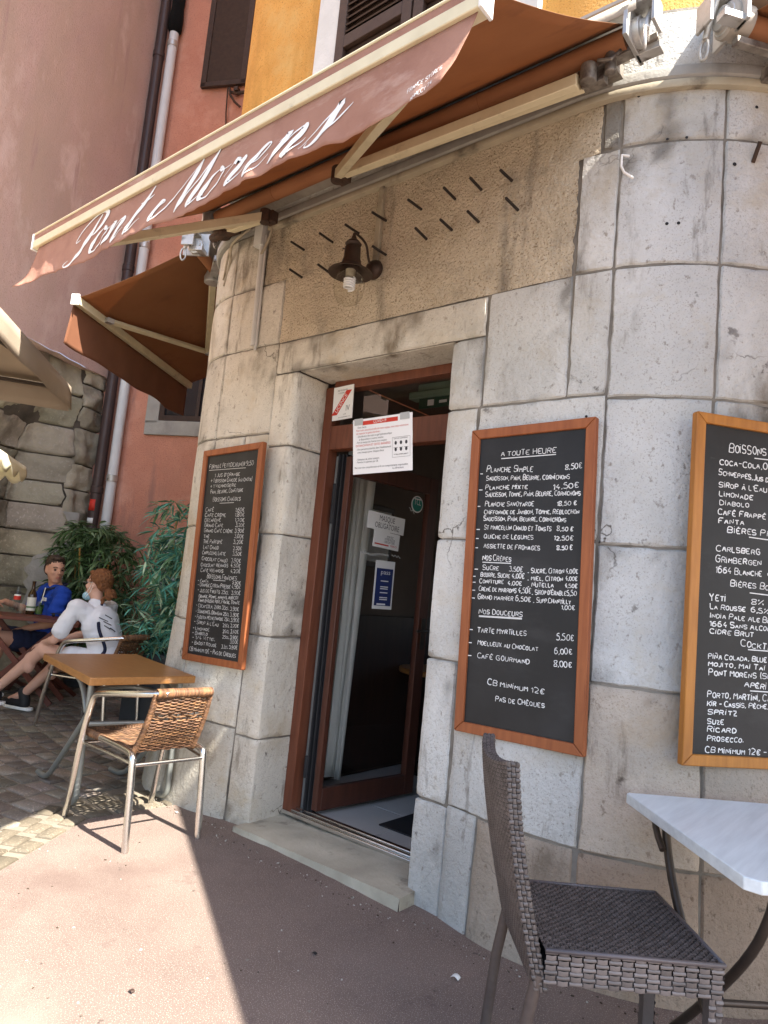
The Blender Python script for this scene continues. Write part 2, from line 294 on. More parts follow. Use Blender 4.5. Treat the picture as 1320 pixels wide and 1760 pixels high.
# ------------------------------------------------------------------ ground
def sheet(name, m, f, nu, nv, **k): b = MB(); b.grid(f, nu, nv); return kind(b.build(name, m, smooth=180))
sheet("ground", M['ground'], lambda u, v: V(((u - .5) * 600, (v - .5) * 600, -.07)), 2, 2)
# pavement: flat by the cafe; its left edge meets the setts along a slanting line
def pave_edge(y): return -.60 + (-.60 - y) * .66 if y < -.6 else -.60 + (y + .6) * .1
ys = [-14, -8, -4, -2.4, -1.6, -1.2, -.9, -.6, -.3, 0, .4, 1.2]
b = MB()
for j in range(len(ys) - 1):
    y0, y1 = ys[j], ys[j + 1]; x0, x1 = pave_edge(y0), pave_edge(y1); n = 14
    for i in range(n):
        t0, t1 = i / n, (i + 1) / n
        b.add([(x0 + (14 - x0) * t0, y0, 0), (x0 + (14 - x0) * t1, y0, 0), (x1 + (14 - x1) * t1, y1, 0), (x1 + (14 - x1) * t0, y1, 0)], [(0, 1, 2, 3)])
kind(b.build("pavement", M['asphalt'], smooth=180))
# street of setts left of it, one bed with every stone modelled
b = MB()
for j in range(40):
    pass
def bed(u, v):
    y = -7 + 12 * v; e = pave_edge(y); x = -14 + (e + .02 + 14) * u
    return V((x, y, gz(x) - .013))
kind((lambda q: (q.grid(bed, 40, 40), q.build("street_bed", M['joint'], smooth=180))[1])(MB()))
rs = random.Random(3)
def stone(bb, cx, cy, lx, ly, ang, tone, h=.014):
    ca, sa = math.cos(ang), math.sin(ang); z0 = gz(cx) - .03; z1 = gz(cx) - .002 + rs.uniform(-.003, .003)
    def P(x, y, z): return V((cx + x * ca - y * sa, cy + x * sa + y * ca, z))
    o = []; k = []
    for i, j in ((-1, -1), (1, -1), (1, 1), (-1, 1)):
        q = rs.uniform(.88, 1.0), rs.uniform(.88, 1.0)
        o.append((i * lx / 2 * q[0], j * ly / 2 * q[1]))
    lo = [P(x, y, z0) for x, y in o]; mi = [P(x, y, z1 - .008) for x, y in o]; hi = [P(x * .86, y * .84, z1) for x, y in o]; tp = [P(x * .45, y * .45, z1 + .003) for x, y in o]
    fs = [(3, 2, 1, 0)][:0]
    for a in (0, 4, 8):
        for i in range(4): fs.append((a + i, a + (i + 1) % 4, a + 4 + (i + 1) % 4, a + 4 + i))
    fs.append((12, 13, 14, 15)); bb.add(lo + mi + hi + tp, fs, tone)
b = MB()
y = -3.2
row = 0
while y < 3.0:
    x = -.98 + rs.uniform(-.05, .05); row += 1
    if y < -.6: x = pave_edge(y) - .37
    while x > -6.8:
        l = rs.uniform(.13, .21); yy = y + .10 * math.sin((x + 1) * 1.9)
        t = rs.uniform(.55, 1.12); tone = (t * rs.uniform(.95, 1.08), t, t * rs.uniform(.9, 1.02))
        stone(b, x - l / 2, yy, l - .012, .115, .19 * math.cos((x + 1) * 1.9), tone); x -= l
    y += .122
kind(b.build("street_setts", M['sett'], smooth=50))
b = MB()
for r_ in range(3):                      # border strip of larger, paler setts beside the asphalt
    y = -3.0 + r_ * .05
    while y < .5:
        l = rs.uniform(.13, .19); e = pave_edge(y + l / 2); e2 = pave_edge(y + l / 2 + .05); an = math.atan2(.05, e2 - e)
        t = rs.uniform(.48, .78); stone(b, e - .075 - r_ * .115, y + l / 2, l - .022, .095, an, (t * 1.02, t, t * .88)); y += l
kind(b.build("sett_border", M['sett'], smooth=50))
# ------------------------------------------------------------------ cafe: plan paths
class Path:
    def __init__(s, pts, u0):
        s.p = [V((p[0], p[1], 0)) for p in pts]; s.u = [u0]
        for a, b_ in zip(s.p, s.p[1:]): s.u.append(s.u[-1] + (b_ - a).length)
    def at(s, u):
        import bisect
        i = min(max(bisect.bisect(s.u, u) - 1, 0), len(s.p) - 2); t = (u - s.u[i]) / max(1e-9, s.u[i + 1] - s.u[i])
        p = s.p[i].lerp(s.p[i + 1], t)
        def tn(k): k = min(max(k, 0), len(s.p) - 2); return (s.p[k + 1] - s.p[k]).normalized()
        T = (tn(i) * (1 - abs(t - .5)) + (tn(i - 1) * (.5 - t) if t < .5 else tn(i + 1) * (t - .5))).normalized()
        return p, V((T.y, -T.x, 0))
def arc(c, r, a0, a1, n): return [(c[0] + r * math.cos(a0 + (a1 - a0) * i / n), c[1] + r * math.sin(a0 + (a1 - a0) * i / n)) for i in range(n + 1)]
RL, AL = .7, math.radians(58); RR, AR = 1.0, math.radians(52)
W0D = V((-math.cos(AL), math.sin(AL), 0)); W2D = V((math.cos(AR), math.sin(AR), 0)); N0 = V((-W0D.y, W0D.x, 0)); N2 = V((W2D.y, -W2D.x, 0))
larc = arc((-.69, RL), RL, -math.pi / 2 - AL, -math.pi / 2, 16); rarc = arc((1.66, RR), RR, -math.pi / 2, -math.pi / 2 + AR, 20)
W0P = V((*larc[0], 0)); W2P = V((*rarc[-1], 0)); DW = 1.09
w0 = [tuple((W0P + W0D * t)[:2]) for t in (2.6, 1.6, .8)]; w2 = [tuple((W2P + W2D * t)[:2]) for t in (.8, 2, 4, 7)]
fil = .022
lp = w0 + larc + [(-.5, 0), (-.2, 0)] + arc((-fil, fil), fil, -math.pi / 2, 0, 5) + [(0, .12), (0, .27)]
PL = Path(lp, 0); sh = PL.u[3 + len(larc)]; PL.u = [a - sh - .5 for a in PL.u]
rp = [(DW, .27), (DW, .12)] + arc((DW + fil, fil), fil, math.pi, math.pi * 1.5, 5) + [(1.3, 0)] + rarc + w2
PR = Path(rp, 0); sh = PR.u[8]; PR.u = [a - sh + 1.3 for a in PR.u]
fp = w0 + larc + [(-.3, 0), (.5, 0), (1.2, 0)] + rarc + w2
PF = Path(fp, 0); sh = PF.u[3 + len(larc)]; PF.u = [a - sh - .3 for a in PF.u]
UE0, UE2 = PF.u[0], PF.u[-1]
def bat(u, z):
    d = min(abs(u), abs(u - DW)); d = 0 if 0 < u < DW else d
    return .085 * max(0, (1.3 - z) / 1.3) ** 1.25 * sstep(.06, .5, d)
def wall(P, u, o, z): p, n = P.at(u); return p + n * (o + bat(u, z)) + ZX * z
def blk(bb, P, u0, u1, z0, z1, tone=None, g=.0014, dep=.0105, bulge=.003, rough=.0028, cell=.035, mp=None):
    if tone is None: t = rs.uniform(.86, 1.1); tone = (t * rs.uniform(.98, 1.03), t, t * rs.uniform(.96, 1.03))
    f = mp or (lambda u, o, z: wall(P, u, o, z))
    nu = max(2, int((u1 - u0) / cell)); nv = max(2, int((z1 - z0) / cell))
    us = [u0 + g, u0 + g + .007] + [u0 + (u1 - u0) * i / nu for i in range(1, nu)] + [u1 - g - .007, u1 - g]
    zs = [z0 + g, z0 + g + .007] + [z0 + (z1 - z0) * i / nv for i in range(1, nv)] + [z1 - g - .007, z1 - g]
    sd = rs.uniform(0, 90); vs = []
    for j, z in enumerate(zs):
        for i, u in enumerate(us):
            eu = 1 if i in (0, len(us) - 1) else 0; ez = 1 if j in (0, len(zs) - 1) else 0
            du = dz = 0
            if i < 2: du = abs(nz((sd, z * 7, 0))) * .007 + max(0, nz((sd, z * 25, 3))) * .006
            if i > len(us) - 3: du = -abs(nz((sd, z * 7, 5))) * .007 - max(0, nz((sd, z * 25, 8))) * .006
            if j < 2: dz = abs(nz((sd, u * 7, 11))) * .007 + max(0, nz((sd, u * 25, 14))) * .006
            if j > len(zs) - 3: dz = -abs(nz((sd, u * 7, 17))) * .007 - max(0, nz((sd, u * 25, 19))) * .006
            q = 4 * ((u - u0) / (u1 - u0)) * (1 - (u - u0) / (u1 - u0)) * 4 * ((z - z0) / (z1 - z0)) * (1 - (z - z0) / (z1 - z0))
            o = bulge * q ** .5 + rough * (nz((u * 6 + sd, z * 6, 1)) + .6 * nz((u * 17 + sd, z * 17, 2)) ) - (dep if (eu or ez) else 0)
            vs.append(f(u + du, o, z + dz))
    W = len(us); fs = [(j * W + i, j * W + i + 1, (j + 1) * W + i + 1, (j + 1) * W + i) for j in range(len(zs) - 1) for i in range(W - 1)]
    n0 = len(bb.v); bb.add(vs, fs, tone)
    for j in range(len(zs)):                     # grime that has crept in ragged patches along some joints
        for i in range(W):
            e_ = min(i, W - 1 - i, j, len(zs) - 1 - j); k = 1.
            if e_ < 6:
                gq = nz((us[i] * 2.2 + sd * .1, zs[j] * 1.3, 31)) + .55 * nz((us[i] * 9, zs[j] * 6, 33)) + .35 * nz((us[i] * 22, zs[j] * 18, 37)) - .09 * e_
                k = 1 - .55 * sstep(.12, .60, gq)
            bb.pc[n0 + j * W + i] = (tone[0] * k, tone[1] * k * (.97 + .03 * k), tone[2] * k * (.93 + .07 * k))
cafe = thing("cafe_building", "rounded cafe building of grey limestone blocks below ochre stucco, with the open door", "building", (.5, 0, 0))
b = MB()
Wm = (1.09, 1.03, .935); Br = (.80, .66, .54)  # Wm: warm bounce off the sunlit ground put into the left stones' colour
def T(t, base=(1, 1, 1)): t *= rs.uniform(.95, 1.05); return tuple(t * c for c in base)
# right of the door
R0 = PR.u[0]
zj = [.12, .45, 1.07, 1.62, 2.24, 2.585]
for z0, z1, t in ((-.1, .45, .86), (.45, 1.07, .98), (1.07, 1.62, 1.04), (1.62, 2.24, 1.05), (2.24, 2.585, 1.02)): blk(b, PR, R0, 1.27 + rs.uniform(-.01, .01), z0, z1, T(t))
blk(b, PR, 1.27, 1.44, -.1, .46, T(.80)); blk(b, PR, 1.44, 1.86, -.1, .455, T(.60, (1, .84, .70)))  # lowest blocks: dirt and shade together put into the brown tone
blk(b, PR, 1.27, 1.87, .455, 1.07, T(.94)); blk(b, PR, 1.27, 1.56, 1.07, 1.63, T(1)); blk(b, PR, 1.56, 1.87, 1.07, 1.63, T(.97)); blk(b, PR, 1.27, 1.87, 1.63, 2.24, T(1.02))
blk(b, PR, 1.28, 1.70, 2.24, 2.79, T(1.03)); blk(b, PR, 1.70, 1.87, 2.24, 2.79, T(.98)); 
# round corner and the far side
cols = [1.87, 2.285, 2.72, 3.3, 3.95, 4.6, 5.4, 6.2, 7.4, UE2]
rows = [(-.1, .45), (.45, 1.07), (1.07, 1.62), (1.62, 2.225), (2.225, 2.79), (2.79, 3.335), (3.335, 3.585)]
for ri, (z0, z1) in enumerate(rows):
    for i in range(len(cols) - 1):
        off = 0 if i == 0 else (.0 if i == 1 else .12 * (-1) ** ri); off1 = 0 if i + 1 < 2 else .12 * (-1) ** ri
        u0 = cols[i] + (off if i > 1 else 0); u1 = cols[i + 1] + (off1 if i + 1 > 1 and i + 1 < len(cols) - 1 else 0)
        if ri == 0: blk(b, PR, u0, u1, z0, z1, T(.50 if i else .60, (.98, .76, .60)))  # two lowest courses: splashed dirt and shade both put into the tone
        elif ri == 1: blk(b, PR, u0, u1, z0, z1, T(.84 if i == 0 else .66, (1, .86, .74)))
        else: blk(b, PF if ri > 4 else PR, u0, u1, z0, z1, T(1.0, (.99, 1, 1.02)))  # upper courses: faint blue of the sky light put into the stone colour
blk(b, PF, 1.70, 1.87, 2.79, 3.335, T(.99)); blk(b, PF, 1.79, 1.87, 3.335, 3.585, T(.98))
# left of the door
E0 = PL.u[-1]
for z0, z1, t in ((-.1, .47, .9), (.47, 1.035, .98), (1.035, 1.62, 1.04), (1.62, 2.14, 1.06), (2.14, 2.585, 1.05)): blk(b, PL, -.19 + rs.uniform(-.02, .02), E0, z0, z1, T(t, Wm))
lc = [UE0, -3.4, -2.6, -1.9, -1.35, -.72, -.19]
for ri, (z0, z1) in enumerate([(-.1, .5), (.5, 1.06), (1.06, 1.66), (1.66, 2.225), (2.225, 2.79), (2.79, 3.2), (3.2, 3.585)]):
    for i in range(len(lc) - 1):
        u0, u1 = lc[i], lc[i + 1]; dv = .13 * (-1) ** ri
        if 0 < i: u0 += dv if i < 5 else 0
        if i + 1 < 5: u1 += dv
        if i == 5 and ri in (2, 3): blk(b, PL, u0, u0 + .30, z0, z1, T(1.02, Wm)); u0 += .30
        if i == 5 and ri == 5: blk(b, PL, u0, -.43, z0, z1, T(1.04, Wm)); u0 = -.425; u1 = -.205
        if i == 5 and ri == 6: u1 = -.42
        blk(b, PL, u0, u1, z0, z1, T(.84 if ri == 0 else 1.03, Wm))
# lintel with its soffit
def lint(u, o, z): return V((u, -o - .006, z)) if z >= 2.585 else V((u, -.006 + (2.585 - z), 2.585 - o))
blk(b, None, -.19, 1.275, 2.585, 2.782, T(1.06, Wm), mp=lint)
blk(b, None, .0, DW, 2.30, 2.580, T(.9, Wm), mp=lambda u, o, z: V((u, 2.585 - z, 2.583 - o)))
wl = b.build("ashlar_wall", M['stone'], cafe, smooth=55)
b = MB()
for P, u0, u1, z0, z1 in ((PL, UE0, E0, -.1, 2.585), (PR, R0, UE2, -.1, 2.585), (PF, UE0, UE2, 2.585, 3.95)):
    n = int((u1 - u0) / .06); b.grid(lambda s, t: wall(P, u0 + (u1 - u0) * s, -.0085, z0 + (z1 - z0) * t), n, 24)
b.build("mortar_bed", M['mortar'], cafe, smooth=55)
# broken render left above the door where a sign hung
b = MB(); pe = lambda z, k: nz((z * 9, k, 0)) * .018 + nz((z * 30, k, 4)) * .008
def plast(s, t):
    z = 2.786 + .80 * t; l = (-.20 if z < 3.2 else -.41) + pe(z, 1); r = (1.692 if z < 3.33 else 1.785) + pe(z, 5); u = l + (r - l) * s
    p, n = PF.at(u); return p + n * (-.002 + .005 * nz((u * 5, z * 5, 2)) + .003 * nz((u * 16, z * 16, 2)) + .0035 * nz((u * 45, z * 38, 7))) + ZX * z
b.grid(plast, 240, 100); b.build("bare_render_panel", M['plaster'], cafe, smooth=80)
# small drilled holes and chipped spots in the stone
for px, py, r_ in ((1146, 385, .012), (1166, 384, .012), (1147, 240, .010), (1180, 237, .010), (1262, 283, .014), (858, 792, .007), (1008, 716, .010), (1098, 166, .011), (1300, 185, .012)):
    P_ = atY(px, py, 0)
    for k in range(3):
        u = 1.66 + math.asin(min(.78, max(0, (P_.x - 1.66)))) if P_.x > 1.66 else P_.x; p, n = PF.at(u); P_ = atP(px, py, p, n)
    p, n = PF.at(u); b = MB(); b.lathe([(r_ * .62, 0), (r_ * .5, .001)], 7, frame(p + ZX * P_.z + n * .0035, V((0, 0, 1)).cross(n) * 1.0, ZX)); b.build("drill_hole", M['black'], cafe)

# string course, cable strip along it, band and ochre wall above
def strip(name, m, prof, u0, u1, step=.07, P=PF):
    bb = MB(); bb.tone = (1, 1, 1); n = max(2, int((u1 - u0) / step)); k = len(prof)
    bb.grid(lambda s, t: (lambda q: (lambda pn: pn[0] + pn[1] * q[0] + ZX * q[1])(P.at(u0 + (u1 - u0) * s)))(prof[min(k - 1, int(round(t * (k - 1))))]), n, k - 1)
    return bb.build(name, m, cafe, smooth=30)
strip("string_course", M['greystone'], [(-.01, 3.592), (.022, 3.592), (.035, 3.605), (.035, 3.64), (.028, 3.655), (-.01, 3.665)], UE0, UE2)
strip("cable_strip", M['cream'], [(.0, 3.556), (.030, 3.556), (.033, 3.562), (.033, 3.585), (.03, 3.591), (.0, 3.591)], -.40, 2.55)
strip("stone_band", M['stone'], [(.004, 3.66), (.004, 3.75), (.005, 3.84), (.004, 3.925), (-.02, 3.927)], UE0, UE2)
b = MB(); b.grid(lambda s, t: (lambda pn: pn[0] - pn[1] * .012 + ZX * (3.92 + 8.1 * t))(PF.at(UE0 + (UE2 - UE0) * s)), 120, 10); b.build("ochre_wall", M['ochre'], cafe, smooth=60)
b = MB(); b.grid(lambda s, t: (lambda q: (lambda pn: pn[0] + pn[1] * q[0] + ZX * q[1])(PF.at(UE0 + (UE2 - UE0) * s)))([(-.6, 12.02), (.95, 11.9), (1.0, 12.1), (-1.2, 12.9)][int(round(t * 3))]), 60, 3); b.build("shade_eaves", M['brownwood'], cafe)  # unseen eaves, added this wide to keep the sun off the pink house
# upper window with closed louvred shutters
win = MB()
sx0, sx1, sz0, sz1 = -.145, 1.44, 4.0, 6.2
for bx in ((sx0, sx0 + .19, sz0, sz1), (sx1 - .19, sx1, sz0, sz1), (sx0 + .19, sx1 - .19, sz1 - .2, sz1), (sx0 + .19, sx1 - .19, sz0, sz0 + .12)):
    win.box(((bx[0] + bx[1]) / 2, -.004, (bx[2] + bx[3]) / 2), (bx[1] - bx[0], .05, bx[3] - bx[2]))
wo = win.build("window_surround", M['white'], cafe, bevel=.004)
wo.data.materials[0] = M['surr'] = mat("painted_stone_surround", (.62, .62, .60), (.52, .52, .50), 5, .9, .4, 50, stain=(.30, .29, .27), st=(.6, .75))
for x0, x1 in ((.05, .64), (.655, 1.245)):
    s_ = MB(); zz0, zz1 = 4.13, 5.98
    for a, c_ in ((x0 + .035, (zz0 + zz1) / 2), (x1 - .035, (zz0 + zz1) / 2)): s_.box((a, -.022, c_), (.07, .035, zz1 - zz0))
    for c_ in (zz0 + .05, zz1 - .05, 5.05, 4.62): s_.box(((x0 + x1) / 2, -.022, c_), (x1 - x0 - .14, .033, .08))
    sh_ = s_.build("shutter", M['brownwood'], cafe, bevel=.003)
    s_ = MB(); z = zz0 + .12
    while z < zz1 - .1:
        if abs(z - 5.05) > .06 and abs(z - 4.62) > .06:
            Mx = Matrix.Translation((((x0 + x1) / 2), -.016, z)) @ Matrix.Rotation(math.radians(38), 4, 'X'); s_.box((0, 0, 0), (x1 - x0 - .14, .045, .008), Mx)
        z += .045
    s_.box(((x0 + x1) / 2, .0025, 5.05), (x1 - x0 - .1, .004, 1.8)); s_.build("louvres", M['brownwood'], sh_)
# doorstep
b = MB()
def stp(u, v):
    x = -.02 + 1.16 * u; y = .26 - (.345 + .03 * u) * v; z = .036 + .026 * u - .008 * v + .004 * nz((x * 5, y * 5, 0))
    wear = .012 * math.exp(-((u - .5) / .28) ** 2) * sstep(.4, 1, v); z -= wear
    if v > .93: y += .004 * nz((x * 14, 1, 1)) + .006 * nz((x * 5, 1, 7))
    return V((x, y + (.02 * math.sin(u * 3.1) * v), z))
b.grid(stp, 60, 20); n0 = len(b.v); fr_ = [stp(i / 60, 1) for i in range(61)]
b.grid(lambda u, v: (lambda q: V((q.x + (.0), q.y - .012 * math.sin(v * 1.6) + .006 * nz((q.x * 20, v * 3, 0)) * v, q.z - (.15) * v)))(stp(u, 1)), 60, 5, flip=False)
b.grid(lambda u, v: (lambda q: V((q.x + .006 * v, q.y, q.z - .15 * v)))(stp(1, u)), 12, 3, flip=True); b.grid(lambda u, v: (lambda q: V((q.x - .006 * v, q.y, q.z - .15 * v)))(stp(0, u)), 12, 3)
b.build("doorstep", M['step'], cafe, smooth=70, solid=0)
# ------------------------------------------------------------------ door frame, transom, threshold
FY = .255
b = MB()
b.box((.035, FY + .03, 1.30), (.07, .08, 2.50)); b.box((DW - .03, FY + .03, 1.30), (.06, .08, 2.50)); b.box((.545, FY + .03, 2.555), (.95, .08, .055))
b.box((.545, FY + .03, 2.235), (.95, .075, .145))
b.build("door_frame", M['doorframe'], cafe, bevel=.004)
b = MB(); b.box((.545, FY + .032, 2.418), (.95, .006, .22)); b.build("transom_pane", M['glass'], cafe)
b = MB()
for y_, z_, d_ in ((.232, .064, .022), (.262, .072, .03), (.297, .078, .03)): b.box((.545, y_, z_), (1.06, d_, .02))
b.build("threshold_strip", M['alu'], cafe, bevel=.003)
# hinge side: folded hardware beside the leaf
b = MB(); b.box((.098, FY + .07, 1.11), (.05, .012, 2.05)); b.build("grey_jamb_panel", M['steel'], cafe)
b = MB()
for i, x in enumerate((.132, .152, .172)): b.box((x, FY + .05 + .012 * i, 1.11), (.010, .05, 2.06))
for z in (.32, 1.78, 1.90): b.lathe([(.011, -.06), (.013, -.055), (.013, .055), (.011, .06)], 10, Matrix.Translation((.118, FY + .03, z)))
b.build("hinge_channel", M['black'], cafe, bevel=.002)
# door leaf, opened inwards
HB = V((.195, FY + .045, 0)); LD = V((.10, 1, 0)).normalized(); LN = V((LD.y, -LD.x, 0)); LW, LZ0, LZ1 = .80, .095, 2.125
LM = frame(HB, LD, ZX)     # local x along the leaf, y up, z = towards the opening
b = MB(); st_ = .085; sl0 = .034
b.box((sl0 / 2, (LZ0 + LZ1) / 2, 0), (sl0, LZ1 - LZ0, .045), LM); b.box((LW - st_ / 2, (LZ0 + LZ1) / 2, 0), (st_, LZ1 - LZ0, .045), LM)
b.box(((LW - st_ + sl0) / 2, LZ0 + .06, 0), (LW - st_ - sl0, .12, .044), LM); b.box(((LW - st_ + sl0) / 2, LZ1 - .055, 0), (LW - st_ - sl0, .11, .044), LM)
leaf = b.build("door_leaf", M['doorwood'], cafe, bevel=.004)
b = MB(); b.box(((LW - st_ + sl0) / 2, (LZ0 + LZ1) / 2, 0), (LW - st_ - sl0 + .01, LZ1 - LZ0 - .22, .006), LM); b.build("door_glass", M['glass'], leaf)
b = MB(); b.tube([LM @ V(p) for p in ((LW - .04, 1.12, .022), (LW - .04, 1.12, .06), (LW - .05, 1.12, .07), (LW - .15, 1.12, .07))], .009, 10); b.box((LW - .04, 1.10, .025), (.035, .2, .006), LM); b.build("door_handle", M['bronze'], leaf)
# interior seen through the doorway
IX0, IX1, IY0, IY1 = -.35, 2.2, .32, 4.6
b = MB(); nx, ny = 7, 11
for i in range(nx):
    for j in range(ny):
        a = .43; x, y = IX0 + .1 + a * i, IY0 - .01 + a * j; b.box((x + a / 2, y + a / 2, .055), (a - .004, a - .004, .03))
b.box(((IX0 + IX1) / 2, (IY0 + IY1) / 2, .030), (IX1 - IX0, IY1 - IY0 + .1, .02)); b.build("tiled_floor", M['tile'], cafe, bevel=.001, seg=1)
b = MB(); b.box((IX0 - .03, (IY0 + IY1) / 2, 1.4), (.05, IY1 - IY0, 2.8)); b.box((IX1 + .03, (IY0 + IY1) / 2, 1.4), (.05, IY1 - IY0, 2.8)); b.box(((IX0 + .75) / 2, IY1, 1.4), (.75 - IX0, .05, 2.8)); b.box(((.75 + IX1) / 2, IY1, .5), (IX1 - .75, .05, 1.0)); b.box(((.75 + IX1) / 2, IY1, 2.6), (IX1 - .75, .05, .4))  # unseen gap in the back wall, added to let skylight onto the curtain
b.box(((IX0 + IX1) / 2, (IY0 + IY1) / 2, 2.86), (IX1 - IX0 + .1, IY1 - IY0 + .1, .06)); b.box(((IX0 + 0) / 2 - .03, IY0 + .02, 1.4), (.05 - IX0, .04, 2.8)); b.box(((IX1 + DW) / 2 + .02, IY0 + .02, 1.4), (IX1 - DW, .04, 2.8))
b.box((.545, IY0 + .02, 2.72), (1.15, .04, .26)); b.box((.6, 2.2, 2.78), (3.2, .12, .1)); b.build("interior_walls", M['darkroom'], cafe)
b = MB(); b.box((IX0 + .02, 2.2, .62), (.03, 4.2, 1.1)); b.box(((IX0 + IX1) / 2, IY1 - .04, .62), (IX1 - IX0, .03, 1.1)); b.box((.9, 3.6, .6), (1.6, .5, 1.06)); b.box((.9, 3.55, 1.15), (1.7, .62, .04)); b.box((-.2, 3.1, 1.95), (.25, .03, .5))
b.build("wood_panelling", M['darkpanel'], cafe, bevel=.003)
cu = MB()
cu.grid(lambda u, v: V((-.22 + .27 * u * (1 - .15 * (1 - v)), .72 + .035 * math.sin(u * 19) + .02 * math.sin(u * 43 + v * 2), .16 + 2.3 * v)), 50, 12)
tag(cu.build("curtain", M['curtain'], smooth=180, solid=.003), "pale full length curtain hanging inside behind the cafe door glass", "curtain")
b = MB(); b.box((.78, .80, .074), (.52, .62, .008)); b.build("x", M['black']).name = "door_mat"; tag(bpy.data.objects["door_mat"], "dark doormat lying on the pale tiles inside the cafe door", "mat")
# ------------------------------------------------------------------ red house closing the street, pink house on the left
DR = V((.899, .438, 0)); NR = V((.438, -.899, 0)); PRD = V((-4.763, 1.432, 0))
def red(q, o, z): return PRD + DR * q + NR * o + ZX * z
def rM(q, z, o=0): return frame(red(q, o, z), DR, ZX)
house = thing("red_house", "brick red stuccoed house closing the street beyond the cafe", "building", red(1.5, 0, 0))
b = MB(); b.grid(lambda s, t: red(-.3 + 6.3 * s, 0, -.1 + 14.1 * t), 12, 24); b.box((0, 0, 0), (6.4, .5, .3), rM(2.9, 14.1, -.1)); b.build("stucco_wall", M['red'], house)
b = MB()
for c_, d_ in (((1.10, 2.99), (1.30, .17)), ((1.10, 4.30), (1.30, .2)), ((.53, 3.62), (.17, 1.16)), ((1.66, 3.62), (.17, 1.16))): b.box((0, 0, 0), (d_[0], d_[1], .05), rM(c_[0], c_[1], .012))
b.build("window_surround", M['greystone'], house, bevel=.005)
b = MB(); b.box((0, 0, 0), (.06, 1.1, .04), rM(.65, 3.63, .01)); b.box((0, 0, 0), (.06, 1.1, .04), rM(1.54, 3.63, .01)); b.box((0, 0, 0), (.9, .06, .04), rM(1.1, 3.11, .01)); b.box((0, 0, 0), (.04, 1.1, .035), rM(1.1, 3.63, .01)); wf = b.build("window_frame", M['brownwood'], house)
b = MB(); b.box((0, 0, 0), (.85, 1.05, .006), rM(1.1, 3.63, .006)); b.build("window_panes", mat("dark_pane", (.015, .017, .02), None, 5, .08, spec=.6), wf)
b = MB(); b.box((0, 0, 0), (.60, .06, .045), rM(.905, 7.29, .05)); b.box((0, 0, 0), (.60, .06, .045), rM(.905, 9.3, .05)); b.box((0, 0, 0), (.07, 2.07, .045), rM(.64, 8.3, .05)); b.box((0, 0, 0), (.07, 2.07, .045), rM(1.17, 8.3, .05)); b.box((0, 0, 0), (.05, .05, .12), rM(1.10, 7.19, .03))
shu = b.build("shutter", M['brownwood'], house, bevel=.003)
b = MB(); z = 7.36
while z < 9.25: b.box((0, 0, 0), (.48, .06, .01), rM(.905, z, .05) @ Matrix.Rotation(.35, 4, 'X')); z += .058
b.box((0, 0, 0), (.5, 2.0, .006), rM(.905, 8.3, .028)); b.build("louvres", M['brownwood'], shu)
b = MB(); b.tube([red(1.0, .06, 7.22), red(1.03, .09, 7.12), red(1.1, .07, 7.02), red(1.16, .03, 6.98)], .014, 8); b.tube([red(.97, .05, 7.24), red(.985, .04, 6.9), red(1.02, .02, 6.55)], .009, 6); b.tube([red(1.0, .05, 7.18), red(1.1, .05, 7.15), red(1.25, .05, 7.16)], .02, 6); b.build("shutter_stay", M['rust'], house)
b = MB(); b.grid(lambda s, t: red(.90 + .75 * s + .03 * nz((t * 5, 1, s * 3)), .006, 1.0 + .78 * t + .08 * nz((s * 4, 2, 0))), 14, 12); b.build("pale_patch", mat("pale_wall_patch", (.58, .57, .57), (.48, .47, .47), 4, .9, .3, 40), house)
bp = V((-4.706, 1.315, 0))
PP = V((-4.77, 1.284, 0)); DP = V((.438, -.899, 0)); NP = V((.899, .438, 0))
def pink(q, o, z): return PP + DP * q + NP * o + ZX * z
tower = thing("pink_house", "dusty pink stuccoed house on a rough rubble stone base, left of the drainpipes", "building", pink(1.5, 0, 0))
def ptop(q): return 3.53 + .07 * sstep(.0, 1.5, q) * 0
b = MB(); b.grid(lambda s, t: pink(-.06 + 6 * s, .015 + .012 * nz((s * 4, t * 5, 0)), (3.53 + .02 * nz((s * 30, 0, 5)) if t == 0 else 3.53 + 10.5 * t)), 40, 20); b.grid(lambda s, t: pink(-.06 + 6 * s, .015 - .3 * t, 3.53 + .02 * nz((s * 30, 0, 5))), 40, 1); b.box((0, 0, 0), (6.4, .5, .3), frame(pink(2.9, -.1, 14.05), DP, ZX)); b.build("stucco_wall", M['pink'], tower)
def rec(q, z):
    a = sstep(.22, .62, q + .06 * nz((z * 3, 1, 0)))            # flush pier by the pipe, then set back
    top = 1 - sstep(2.35, 3.35, z + .15 * nz((q * 2, 0, 3))) ** 1.0
    return a * (.10 + .40 * top)
def rub(q, o, z):
    d = .05 * nz((q * 3.3, z * 3.3, 4)) + .028 * nz((q * 9, z * 9, 6)) + .012 * nz((q * 24, z * 24, 7))
    return pink(q, o - rec(q, z) + d - .03, z)
b = MB(); z = -.05; k = 0
for hh in (.42, .36, .30, .34, .28, .30, .26, .30, .33, .36, .36):
    q = .30 + rs.uniform(-.05, .05)
    while q < 5.6:
        l = rs.uniform(.34, .66); t = rs.uniform(.65, 1.12); blk(b, None, q, q + l, z, z + hh, (t, t * rs.uniform(.96, 1.02), t * rs.uniform(.88, 1.0)), g=.004, dep=.035, bulge=.018, rough=.02, cell=.035, mp=rub); q += l
    z += hh
z = -.05
